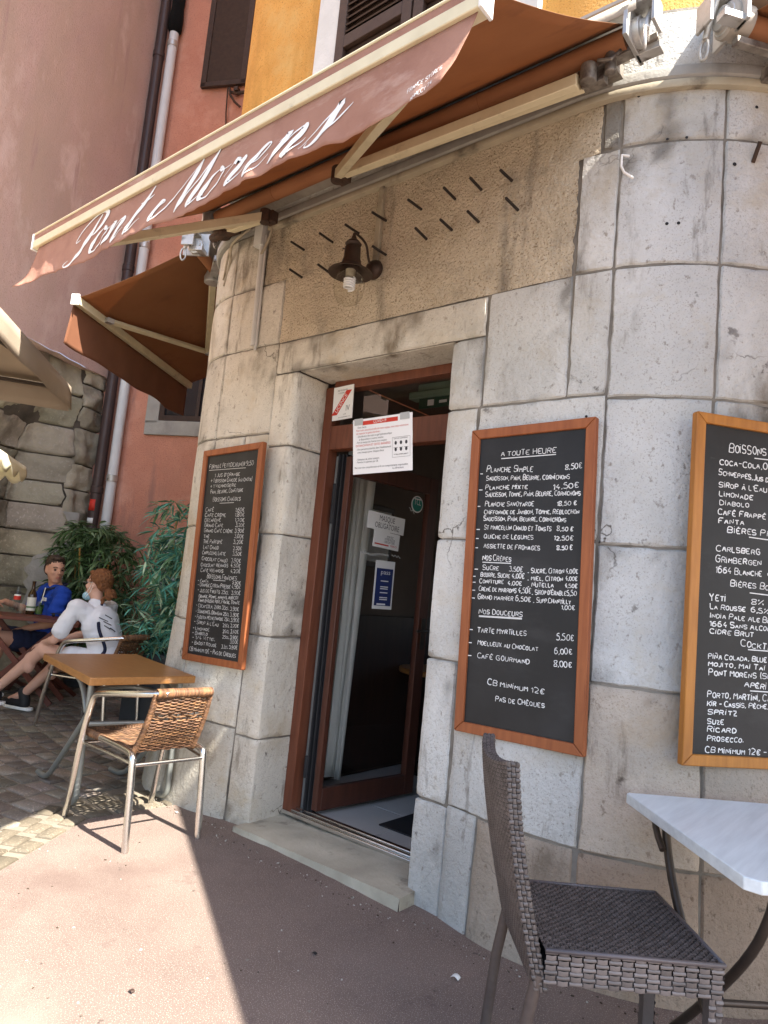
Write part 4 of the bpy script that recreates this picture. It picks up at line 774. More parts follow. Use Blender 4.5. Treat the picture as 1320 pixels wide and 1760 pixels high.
# left board
nB1 = V((-.03, -1, .035)).normalized()
F1, w1_, h1_ = mk(frame((-.8, -.035, .8), V((1, 0, 0)) - nB1 * nB1.x, ZX), ((312, 1133), (415, 1152), (345, 776)))
bd1, sl1, m1 = board("narrow blackboard in an orange-brown frame left of the door, packed with drink prices", F1, w1_, h1_, M['frame'], .040)
p1 = plane_w2p(F1, .02); z8 = lambda x, y: (300 + x * .25, 740 + y * .25)
b = MB()
for t, x0, y0, x1, y1, hh in (("Formule PetitDéjeuner 9,50", 238, 262, 541, 236, 32), ("1 Jus d'Orange", 275, 320, 448, 308, 28), ("+ 1 Boisson Chaude (au choix)", 248, 358, 530, 345, 28), ("+ 1 Viennoiserie", 245, 395, 420, 385, 26), ("Pain, Beurre, Confiture", 245, 435, 468, 420, 28), ("Boissons Chaudes", 262, 487, 452, 480, 32),
    ("Café", 212, 558, 268, 556, 32), ("1,60€", 418, 558, 478, 556, 30), ("Café Crème", 208, 592, 350, 592, 28), ("1,80€", 415, 590, 478, 590, 28), ("Décaféiné", 208, 628, 315, 626, 28), ("1,70€", 415, 626, 478, 626, 26), ("Grand Café", 205, 663, 332, 663, 28), ("3,20€", 418, 661, 478, 662, 28), ("Grand Café Crème", 203, 698, 398, 703, 28), ("3,90€", 413, 700, 475, 701, 28),
    ("Thé", 200, 738, 237, 738, 26), ("3,00€", 410, 738, 472, 740, 28), ("Thé Parfumé", 198, 775, 325, 776, 28), ("3,20€", 405, 778, 468, 779, 28), ("Lait Chaud", 196, 813, 300, 817, 30), ("2,50€", 400, 820, 460, 822, 28), ("Cappuccino, Latte", 190, 849, 348, 859, 28), ("3,50€", 398, 858, 458, 860, 28), ("Chocolat Chaud", 186, 890, 362, 906, 28), ("3,90€", 388, 905, 452, 907, 28),
    ("Chocolat Viennois", 180, 933, 366, 941, 28), ("4,50€", 385, 939, 450, 941, 28), ("Café Viennois", 177, 970, 333, 976, 28), ("4,20€", 382, 978, 450, 980, 28), ("Boissons Fraîches", 222, 1013, 425, 1031, 34), ("- Fanta", 160, 1041, 230, 1046, 24), ("2,90€", 395, 1056, 452, 1058, 22), ("- Orange,Citron Pressé", 158, 1070, 382, 1086, 28), ("4,90€", 391, 1086, 452, 1088, 28),
    ("- Jus de Fruits 25cl", 158, 1108, 370, 1126, 28), ("3,90€", 390, 1126, 450, 1130, 28), ("Orange, Pomme, Ananas, Abricot", 167, 1149, 437, 1161, 26), ("Pamplemousse rose, Fraise, Tomate", 163, 1176, 445, 1196, 26), ("- Coca-Cola, Zéro 33cl", 148, 1213, 370, 1233, 28), ("3,90€", 380, 1238, 440, 1242, 28), ("- Schweppes, Orangina 25cl", 145, 1251, 372, 1276, 28), ("3,90€", 380, 1277, 440, 1281, 28),
    ("- Fuzetea Pêche,Mangue 25cl", 140, 1289, 378, 1311, 26), ("3,90€", 385, 1313, 442, 1317, 28), ("- Sirop à l'Eau", 133, 1326, 300, 1346, 28), ("25cl 2,20€", 330, 1351, 438, 1354, 26), ("- Limonade", 125, 1369, 237, 1379, 26), ("25cl 3,40€", 330, 1391, 438, 1396, 26), ("- Diabolo", 122, 1401, 225, 1409, 26), ("25cl 3,90€", 328, 1430, 435, 1435, 26),
    ("- 1/4 Vittel", 122, 1433, 277, 1447, 26), ("3,00€", 380, 1463, 435, 1467, 26), ("- Badoit Rouge", 118, 1466, 285, 1488, 26), ("33cl 3,90€", 322, 1497, 430, 1504, 26), ("CB Minimum 12€ - Pas de Chèques", 102, 1511, 420, 1561, 30)): line(b, m1, p1, t, z8(x0, y0), z8(x1, y1), hh * .25 * .9, th=.0030)
for x0, y0, x1, y1 in ((238, 274, 490, 256), (310, 500, 408, 495), (265, 1028, 350, 1034)): uline(b, m1, p1, z8(x0, y0), z8(x1, y1), .003)
b.build("hand_lettering", M['thinchalk'], sl1)
# right board on the rounded corner
F3, w3_, h3_ = mk(frame(W2P + N2 * .012, W2D, ZX), ((1172, 1316), (1320, 1327), (1210, 708)))
o3 = F3.translation; F3 = frame(o3, W2D, F3.to_3x3() @ V((0, 1, 0)))
bd3, sl3, m3 = board("blackboard in an amber yellow frame at the right edge, beginning with Boissons", F3, .86, h3_, M['frameamber'], .041)
p3 = plane_w2p(F3, .02); z5 = lambda x, y: (1160 + x * .1818, 690 + y * .1818); z6 = lambda x, y: (1160 + x * .1932, 1000 + y * .1932)
b = MB()
for z, t, x0, y0, x1, y1, hh in ((z5, "Boissons| Fraîches", 515, 475, 880, 515, 100), (z5, "Coca-Cola,|Orangina", 425, 597, 835, 640, 60), (z5, "Schweppes,|Jus de Fruits", 415, 692, 745, 742, 56), (z5, "Sirop à l'|Eau", 415, 806, 750, 847, 56), (z5, "Limonade", 420, 892, 735, 932, 54), (z5, "Diabolo", 428, 976, 698, 1002, 50), (z5, "Café Frappé", 408, 1066, 858, 1115, 60), (z5, "Fanta", 415, 1150, 652, 1166, 58), (z5, "Bières| Pression", 500, 1237, 785, 1264, 70),
    (z5, "Carlsberg", 390, 1410, 802, 1450, 66), (z5, "Grimbergen", 385, 1517, 817, 1554, 66), (z5, "1664 Blanche|  4,20", 388, 1617, 832, 1657, 62), (z5, "Bières| Bouteille", 528, 1745, 782, 1772, 62),
    (z6, "Yeti", 310, 167, 452, 174, 64), (z6, "8%", 678, 196, 788, 206, 52), (z6, "La Rousse", 313, 241, 628, 264, 50), (z6, "6,5%", 678, 266, 826, 287, 50), (z6, "India Pale Ale| Bio", 315, 317, 765, 360, 50), (z6, "1664 Sans Alco|ol", 312, 392, 826, 437, 50), (z6, "Cidre Brut", 310, 457, 700, 492, 50), (z6, "Cockt|ails", 588, 573, 826, 607, 64), (z6, "Piña Colada, Blue| Lagoon", 298, 682, 826, 717, 54), (z6, "Mojito, Maï Taï|", 298, 747, 800, 787, 48),
    (z6, "Pont Morens (S|pritz)", 302, 830, 826, 864, 58), (z6, "Apéri|tifs", 620, 932, 826, 960, 58), (z6, "Porto, Martini, C|ampari", 290, 1027, 826, 1062, 62), (z6, "Kir - Cassis, Pêche|, Mûre", 288, 1102, 826, 1132, 48), (z6, "Spritz", 290, 1177, 555, 1192, 52), (z6, "Suze", 288, 1262, 437, 1270, 52), (z6, "Ricard", 288, 1332, 543, 1347, 52), (z6, "Prosecco.", 288, 1412, 605, 1430, 52), (z6, "CB Minimum 12€ -| Pas de Chèques", 272, 1517, 826, 1547, 58)):
    kk = .1818 if z is z5 else .1932; line(b, m3, p3, t.rstrip('|'), z(x0, y0), z(x1, y1), hh * kk * .92, th=.0038)
for z, x0, y0, x1, y1 in ((z5, 752, 537, 1100, 578), (z5, 700, 1283, 1000, 1325), (z6, 665, 98, 950, 134), (z6, 650, 603, 950, 626), (z6, 668, 970, 950, 988)): uline(b, m3, p3, z(x0, y0), z(x1, y1))
b.build("hand_lettering", M['chalk'], sl3)
# ------------------------------------------------------------------ notices on the doorway
def card(name, label, cat, F_, w_, h_, m, th=.003): b = MB(); b.box((w_ / 2, h_ / 2, 0), (w_, h_, th), F_); o = b.build(name, m); return tag(o, label, cat), (lambda x, y, oo: F_ @ V((x, y, th / 2 + .0006 + oo)))
def quadF(pix, P_, n, up=None):
    bl, br, tl = [atP(*c_, P_, n) for c_ in pix]; F_ = frame(bl, br - bl, tl - bl); return F_, (br - bl).length, (tl - bl).length
NY = V((0, -1, 0))
F_, a_, c_ = quadF(((571, 724), (605, 718), (577, 667)), V((0, FY - .016, 0)), NY); FLc = F_
lic, mp = card("licence_plate", "white LICENCE IV plate with a red diagonal in the corner of the transom", "notice", F_, a_, c_, M['white'], .005)
b = MB(); an = math.atan2(c_, a_)
def dg(x, y, o): ca, sa = math.cos(an), math.sin(an); return mp(a_ * .03 + x * ca - y * sa, c_ * .0 + x * sa + y * ca, o)
Ld = math.hypot(a_, c_); hh = .036
b.add([dg(x, y, 0) for x, y in ((.045, -.5 * hh + .012), (Ld - .035, -.5 * hh + .012), (Ld - .06, .5 * hh + .012), (.018, .5 * hh + .012))], [(0, 1, 2, 3)]); b.build("red_diagonal", M['redprint'], lic)
b = MB(); printed(b, "LICENCE", (.052, .001), .024, dg, Ld - .13, .0006); b.build("lettering", M['white'], lic)
b = MB(); printed(b, "DÉBIT DE BOISSONS", (a_ * .2, c_ * .86), .009, mp, a_ * .5); printed(b, "À CONSOMMER", (a_ * .25, c_ * .78), .008, mp, a_ * .3); printed(b, "IV", (a_ * .66, c_ * .24), .034, mp, a_ * .2); printed(b, "LOI", (a_ * .55, c_ * .13), .009, mp, a_ * .14); printed(b, "DU 4 NOVEMBRE 1915", (a_ * .32, c_ * .05), .007, mp, a_ * .6); b.build("small_print", M['blackprint'], lic)
F_, a_, c_ = quadF(((607, 816), (709, 808), (623, 723)), V((0, FY - .05, 0)), V((0, -1, -.12)).normalized())
cov, mp = card("health_notice", "white COVID-19 notice with a red headline taped over the door's top rail", "notice", F_, a_, c_, M['paper'], .002)
b = MB(); b.add([mp(x * a_, y * c_, 0) for x, y in ((.17, .885), (.77, .885), (.77, .96), (.17, .96))], [(0, 1, 2, 3)]); b.build("red_headline", M['redprint'], cov)
b = MB(); printed(b, "COVID-19", (a_ * .36, c_ * .9), .018, mp, a_ * .22, .0006); b.build("headline_lettering", M['white'], cov)
b = MB()
for t, x, y, w_ in (("Pour votre sécurité et celle de notre équipe, nous vous remercions", .06, .78, .88), ("de respecter les gestes barrières :", .06, .725, .42), ("DISTANCIATION ET GESTES BARRIÈRES", .05, .50, .60)): printed(b, t, (a_ * x, c_ * y), .0105, mp, a_ * w_)
b.build("red_print", M['redprint'], cov)
b = MB()
for t, x, y, w_ in (("Chers clients,", .08, .835, .16), ("- Désinfection des mains au gel hydroalcoolique", .07, .67, .60), ("à disposition à votre entrée", .11, .615, .42), ("- Port du masque dès l'entrée et au comptoir", .06, .56, .53), ("- Une personne autorisée dans l'établissement", .06, .435, .60), ("avec masque pour chaque client", .08, .38, .46), ("- Utilisation de cahier sanitaire", .06, .25, .40), ("- Favoriser le paiement par CB", .06, .20, .38), ("Merci de votre compréhension et de vos comportements responsables", .03, .10, .9), ("La direction", .68, .05, .18)): printed(b, t, (a_ * x, c_ * y), .010, mp, a_ * w_)
x0, x1, y0, y1 = .68, .965, .25, .60
for p, q in (((x0, y0), (x1, y0)), ((x1, y0), (x1, y1)), ((x1, y1), (x0, y1)), ((x0, y1), (x0, y0))): b.ribbon([V((p[0] * a_, p[1] * c_)), V((q[0] * a_, q[1] * c_))], .0012, mp, .0)
printed(b, "GESTES BARRIÈRES", (a_ * .70, c_ * .565), .006, mp, a_ * .23)
for i in range(3):
    for j in range(2):
        cx, cy = a_ * (.735 + .085 * i), c_ * (.50 - .115 * j); b.add([mp(cx + .008 * math.cos(k * .785), cy + .01 * math.sin(k * .785), 0) for k in range(8)], [tuple(range(8))]); b.ribbon([V((cx - .013, cy - .024)), V((cx + .013, cy - .024))], .002, mp, 0)
printed(b, "Lavez vos mains", (a_ * .74, c_ * .285), .007, mp, a_ * .17); b.build("small_print", M['blackprint'], cov)
b = MB()
for x in (.02, .80): b = MB(); b.box((a_ * (x + .085), c_ * .955, .003), (a_ * .15, c_ * .12, .001), F_); b.build("tape", M['tape'], cov)
# things stuck on the door glass
LNo = (LM.to_3x3() @ V((0, 0, 1)))
def onleaf(pix, z=.006): return quadF(pix, LM @ V((0, 0, z)), LNo)
F_, a_, c_ = onleaf(((630, 906), (693, 921), (633, 876)))
o_, mp = card("mask_notice", "white strip reading MASQUE OBLIGATOIRE on the cafe door glass", "notice", F_, a_, c_, M['white'], .002)
b = MB(); printed(b, "MASQUE", (a_ * .30, c_ * .56), .034, mp, a_ * .42); printed(b, "OBLIGATOIRE", (a_ * .20, c_ * .14), .034, mp, a_ * .66); b.build("lettering", M['blackprint'], o_)
F_, a_, c_ = onleaf(((640, 938), (684, 948), (645, 910)), .004)
o_, mp = card("mask_card", "small white card with a red rule below the mask strip on the door", "notice", F_, a_, c_, M['white'], .002)
b = MB(); printed(b, "PORTEZ", (a_ * .5, c_ * .66), .014, mp, a_ * .25); printed(b, "VOTRE MASQUE", (a_ * .42, c_ * .50), .014, mp, a_ * .4); printed(b, "OBLIGATOIRE", (a_ * .42, c_ * .34), .014, mp, a_ * .4); b.build("lettering", M['blackprint'], o_)
b = MB(); b.ribbon([V((.06 * a_, .2 * c_)), V((.6 * a_, .2 * c_))], .008, mp, 0); printed(b, "MERCI", (a_ * .66, c_ * .16), .012, mp, a_ * .25); b.build("red_print", M['redprint'], o_)
F_, a_, c_ = onleaf(((639, 1046), (672, 1048), (646, 962)))
o_, mp = card("poster", "narrow navy poster with white border on the cafe door glass", "poster", F_, a_, c_, M['white'], .002)
b = MB(); b.add([mp(x * a_, y * c_, 0) for x, y in ((.07, .07), (.93, .07), (.93, .84), (.07, .84))], [(0, 1, 2, 3)]); b.build("navy_panel", M['blueprint'], o_)
b = MB(); printed(b, "pass", (a_ * .28, c_ * .72), .028, mp, a_ * .5, .0006)
for y in (.58, .46, .42, .34, .24, .20): b.ribbon([V((a_ * .32, c_ * y)), V((a_ * .72, c_ * y))], .006, mp, .0006)
b.ribbon([V((a_ * .2, c_ * .1)), V((a_ * .65, c_ * .1))], .01, mp, .0006); b.build("lettering", M['paper'], o_)
cc = LM.inverted() @ atP(717, 867, LM @ V((0, 0, .004)), LNo); Rc = .055
b = MB(); Fc = LM @ Matrix.Translation((cc.x, cc.y, .004)); b.lathe([(Rc, 0), (Rc, .0015)], 28, Fc); o_ = tag(b.build("round_sticker", M['white']), "round teal and white sticker near the top of the door glass", "sticker")
b = MB(); b.lathe([(Rc * .86, .0015), (Rc * .86, .0021)], 28, Fc); b.build("teal_disc", M['greenprint'], o_)
b = MB(); printed(b, "TCL", (-.032, -.004), .04, lambda x, y, o: Fc @ V((x, y, .0027 + o)), .064); b.ribbon([V((-.03, .034)), V((.03, .034))], .008, lambda x, y, o: Fc @ V((x, y, .0027 + o)), 0); b.build("lettering", M['white'], o_)
wp = lambda x, y: (lambda q: V((q.x, q.y)))(LM.inverted() @ atP(x, y, LM @ V((0, 0, .004)), LNo)); mg = lambda x, y, o: LM @ V((x, y, .0045 + o))
b = MB(); rr_ = random.Random(4)
for (xa, ya), (xb, yb), hp_ in (((617, 951), (648, 958), 10), ((650, 954), (668, 957), 6), ((673, 956), (688, 961), 6), ((703, 876), (712, 884), 8)):
    n = int((xb - xa) / 1.7); pts = []
    for i in range(n + 1): t = i / n; pts.append(wp(xa + (xb - xa) * t, ya + (yb - ya) * t - hp_ * (.5 + .5 * math.sin(i * 2.3)) * rr_.uniform(.4, 1)))
    b.ribbon(chaikin(pts, 2), .0045, mg, 0)
tag(b.build("marker_writing", M['thinchalk']), "white marker handwriting across the cafe door glass below the cards", "lettering")
# exit lamp seen through the transom
ep = atY(752, 678, 1.0); b = MB(); b.box(ep, (.42, .09, .05)); b.box(ep + V((.02, 0, .05)), (.34, .05, .06)); ex_ = tag(b.build("exit_sign", mat("dull_green_plastic", (.22, .34, .25), None, 5, .5), bevel=.006), "dull green emergency exit fitting inside, seen through the transom pane", "exit sign")
b = MB(); b.box(ep + V((.02, -.02, -.06)), (.30, .012, .07)); pl_ = b.build("pictogram_panel", mat("dark_green_panel", (.03, .09, .06), None, 5, .4), ex_)
b = MB(); b.box(ep + V((-.03, -.028, -.06)), (.05, .004, .04)); b.box(ep + V((.07, -.028, -.06)), (.06, .004, .018)); b.ext([(.10, -.02), (.13, 0), (.10, .02)], frame(ep + V((.03, -.026, -.06)), V((1, 0, 0)), ZX), .004); b.build("pictogram", M['white'], pl_)
# ------------------------------------------------------------------ wall lamp, conduit, cable cover, pins
LX, LY = .548, -.205
lamp = thing("wall_lamp", "bronze bell shaped wall lamp with a clear globe above the door", "wall lamp", (.54, 0, 3.07))
b = MB(); b.lathe([(.052, 0), (.056, .012), (.048, .032), (.03, .05), (.02, .055)], 22, frame((.538, -.004, 3.075), V((1, 0, 0)), ZX)); b.build("back_plate", M['lampmetal'], lamp)
b = MB(); b.tube(spline([(.538, -.05, 3.085), (.54, -.075, 3.12), (.542, -.10, 3.175), (.545, -.15, 3.195), (LX, LY, 3.192), (LX, LY, 3.165)], 6), .0065, 10); b.build("arm", M['lampmetal'], lamp)
b = MB(); b.lathe([(.006, 3.185), (.012, 3.175), (.016, 3.16), (.030, 3.150), (.040, 3.138), (.044, 3.132), (.040, 3.126), (.033, 3.120), (.042, 3.112), (.044, 3.05), (.048, 3.045), (.050, 3.032), (.054, 3.02), (.085, 2.992), (.115, 2.975), (.118, 2.970), (.112, 2.972), (.08, 2.985), (.048, 3.01), (.040, 3.03)], 30, Matrix.Translation((LX, LY, 0)), caps=False); b.tube([(LX - .045, LY, 3.118), (LX - .075, LY, 3.128)], .004, 6); b.build("shade", M['lampmetal'], lamp, smooth=50)
b = MB(); b.lathe([(.03, 2.985), (.062, 2.965), (.078, 2.93), (.082, 2.895), (.074, 2.85), (.052, 2.815), (.02, 2.797), (.001, 2.795)], 26, Matrix.Translation((LX, LY, 0)), caps=False); b.build("globe", M['bulbglass'], lamp, smooth=180)
b = MB(); b.tube([(LX + .026 * math.cos(a), LY + .026 * math.sin(a), 2.945 - .008 * a / 6.28 * 1.6) for a in [k * .35 for k in range(80)]], .0062, 8); b.build("spiral_bulb", M['paper'], lamp); b = MB(); b.lathe([(.024, 2.95), (.026, 2.99)], 16, Matrix.Translation((LX, LY, 0))); b.build("bulb_base", M['cream'], lamp)
b = MB(); b.box((.538, -.012, 3.355), (.034, .022, .455)); tag(b.build("cable_conduit", M['cream'], bevel=.003), "cream vertical cable conduit running down to the wall lamp", "conduit")
b = MB(); b.tube([(-.445, -.022, 3.52), (-.44, -.018, 3.2), (-.425, -.016, 2.80)], .019, 12); b.tube([(-.418, -.02, 3.53), (-.413, -.012, 3.1), (-.403, -.012, 2.80), (-.405, -.018, 2.77)], .008, 8); b.box((-.46, -.03, 3.53), (.075, .05, .14)); tag(b.build("cable_cover", M['surr'], smooth=50), "whitish vertical cable cover with a black lead left of the render panel", "conduit")
b = MB(); b.tube(spline([(-.62, -.06, 3.57), (-.72, -.06, 3.52), (-.80, -.0, 3.45), (-.86, .02, 3.30)], 6), .010, 8); b.tube(spline([(-.55, -.05, 3.60), (-.66, -.08, 3.53), (-.78, -.03, 3.50), (-.88, .02, 3.35)], 6), .008, 8); b.tube(spline([(-.40, -.04, 3.62), (-.36, -.03, 3.55), (-.40, -.03, 3.45), (-.44, -.03, 3.40)], 6), .009, 8); tag(b.build("loose_cable", M['cream']), "loose grimy cables looping round the left stone corner under the awning", "cable")
pinm = None
for i, (px, py) in enumerate([(523, 430), (571, 416), (616, 401), (663, 379), (724, 360), (782, 342), (827, 326), (880, 311), (519, 477), (568, 470), (663, 438), (733, 411), (776, 395), (823, 382), (890, 361)]):
    P_ = atY(px, py, 0)
    if i == 0:
        pn0 = MB(); pn0.lathe([(.0072, -.02), (.0072, .106), (.006, .109)], 10, Matrix.Rotation(math.pi / 2, 4, 'X')); o = pn0.build("metal_pin", M['pin'])
    else: o = o.copy(); COL.objects.link(o)
    o.location = P_; o.rotation_euler = (hr.uniform(-.08, .05), 0, hr.uniform(-.07, .07)); tag(o, "bare dark metal pin sticking out of the render over the door", "metal pin", "sign pins left in the render")
P_ = atY(1072, 292, -.02); b = MB(); b.tube([P_ + V(a) for a in ((.03, .03, -.03), (.01, -.02, -.025), (.0, -.03, .0), (.0, -.028, .05), (.02, -.0, .055))], .0055, 8); tag(b.build("wall_hook", M['white']), "small white bent metal hook on the stone at upper right", "hook")
b = MB(); p, n = PF.at(2.40); b.tube([p + n * .0 + ZX * 3.24, p + n * .05 + ZX * 3.30], .009, 8); tag(b.build("wall_spike", M['rust']), "short rusty spike in the stone near the top right corner", "spike")
# ------------------------------------------------------------------ awning on the left flank
Q = V((-1.386, .115, 3.748)); F2p = V((-2.164, -.371, 3.318)); LB = 2.15
aw2 = thing("side_awning", "rust brown awning without lettering on the left flank of the cafe", "awning", tuple(Q), 0, "rust brown awnings round the cafe")
Qt, Ft = Q + ZX * .04, F2p + ZX * .02
b = MB(); b.grid(lambda u, v: Qt.lerp(Ft, v) + W0D * (.02 + (LB - .04) * u) - ZX * .02 * math.sin(3.14 * v), 30, 12); b.build("canopy", M['awning'], aw2, solid=.0015)
b = MB(); b.tube([Q + W0D * .02, Q + W0D * LB], .042, 20); b.build("roller_tube", M['roller'], aw2)
b = MB(); b.beam(F2p, F2p + W0D * LB, .05, .06); fb2 = b.build("front_bar", M['lacquer'], aw2, bevel=.004); b = MB(); b.beam(F2p - W0D * .012, F2p + W0D * .001, .065, .085); b.build("end_cap", M['white'], fb2, bevel=.003)
b = MB(); b.grid(lambda u, v: F2p + W0D * (.015 + (LB - .03) * u - .02 * v * math.exp(-u * 9)) - ZX * (.03 + .315 * v + .01 * v * math.sin(u * 17)) + N0 * (.022 + .012 * v * math.sin(u * 23 + 1) + .012 * v), 60, 10); b.build("valance", M['shadecanvas'], aw2, solid=.0015, smooth=180)
CN = (Ft - Qt).cross(W0D).normalized(); CN = CN if CN.z > 0 else -CN
def onc(px, py, d=.07): return atP(px, py, Qt - CN * d, CN)
sh2, el2, at2 = onc(366, 478), onc(357, 605), onc(188, 552, .05)
b = MB(); b.beam(sh2, el2, .05, .035, CN); a_ = b.build("folding_arm", M['lacquer'], aw2, bevel=.004)
b = MB(); b.beam(el2, at2, .045, .03, CN); b.build("forearm", M['lacquer'], a_, bevel=.004)
b = MB(); b.box(at2, (.06, .06, .04)); b.build("bar_joint", M['galv'], a_, bevel=.003); b = MB(); b.ell(el2, .035); b.build("elbow_joint", M['galv'], a_, bevel=.003)
bracket(aw2, Q + W0D * (-.02), -W0D, ZX)
b = MB(); b.lathe([(.03, -.05), (.065, -.045), (.068, .0), (.05, .05), (.02, .055)], 18, Matrix.Translation(sh2)); b.beam(sh2, Q - N0 * .12 + W0D * .1 - ZX * .02, .06, .05); b.box(sh2 + N0 * -.12 + ZX * -.03, (.09, .09, .12)); b.build("arm_shoulder", M['galv'], aw2, bevel=.005)
b = MB(); b.grid(lambda u, v: Q - W0D * .05 + W0D * (LB + .1) * u + N0 * (.10 - .28 * v) + ZX * (.06 + .11 * v + .03 * math.sin(v * 3.14)), 4, 10)
for k in range(5): b.beam(Q - W0D * .05 + N0 * (.10 - .056 * k) + ZX * (.066 + .022 * k + .03 * math.sin(k * .2 * 3.14)), Q + W0D * (LB + .05) + N0 * (.10 - .056 * k) + ZX * (.066 + .022 * k + .03 * math.sin(k * .2 * 3.14)), .012, .014)
b.build("roller_hood", M['hood'], aw2, solid=.004, smooth=30)
# ------------------------------------------------------------------ awning at the top right, mostly out of view
R3 = W2P + W2D * (-.42) + N2 * .10 + ZX * 3.72; L3 = 3.4; P3, D3 = 2.5, 1.0
aw3 = thing("corner_awning", "rust brown awning whose roller end and bracket show at the top right", "awning", tuple(R3), 0, "rust brown awnings round the cafe")
A3 = R3 + W2D * .09
b = MB(); b.tube([A3, A3 + W2D * L3], .046, 22); b.build("roller_tube", M['roller'], aw3)
b = MB(); b.grid(lambda u, v: A3 + ZX * .045 + W2D * (.01 + L3 * u) + N2 * (-.02 + P3 * v) - ZX * (D3 * v + .02 * math.sin(3.14 * v)), 30, 12); b.build("canopy", M['awning'], aw3, solid=.0015)
f3 = A3 + N2 * (P3 - .02) - ZX * (D3 - .03); b = MB(); b.beam(f3, f3 + W2D * (L3 + .02), .05, .06); b.build("front_bar", M['lacquer'], aw3, bevel=.004)
b = MB(); b.grid(lambda u, v: f3 + W2D * (.02 + (L3 - .02) * u) - ZX * (.03 + .21 * v) + N2 * (.02 + .015 * v * math.sin(u * 23)), 60, 6); b.build("valance", M['valance'], aw3, solid=.0015, smooth=180)
b = MB(); b.lathe([(.03, -.05), (.066, -.045), (.07, .0), (.07, .045), (.05, .06)], 22, frame(A3 - W2D * .03, N2, ZX)); b.build("roller_cap", M['hood'], aw3); bracket(aw3, R3 + W2D * .04, -W2D, ZX)
b = MB(); s3 = R3 + N2 * .02 - ZX * .10; b.beam(s3 + W2D * .04, s3 + W2D * 1.7, .035, .03); b.beam(s3 + W2D * .25 - N2 * .10 - ZX * .02, s3 + W2D * .33 - N2 * .10 - ZX * .02, .12, .06); b.build("folding_arm", M['rustgalv'], aw3, bevel=.004)
b = MB(); b.beam(A3 - W2D * .05 + ZX * .10 + N2 * .02, A3 + W2D * L3 + ZX * .10 + N2 * .02, .2, .05); b.beam(A3 - W2D * .05 + ZX * .14 - N2 * .06, A3 + W2D * L3 + ZX * .14 - N2 * .06, .2, .03); b.build("roller_hood", M['hood'], aw3)

b = MB(); wv = lambda x, y: (lambda q: V((q.x, q.z)))(atY(x, y, BY - .02)); mv = lambda x, y, o: val(x, y, .003 + o)
hand(b, "FRANCE STORES", wv(704, 166), wv(767, 128), .017, mv, th=.0026); hand(b, "ANNECY 74", wv(712, 181), wv(752, 154), .015, mv, th=.0026)
b.build("small_maker_lettering", M['white'], vl)
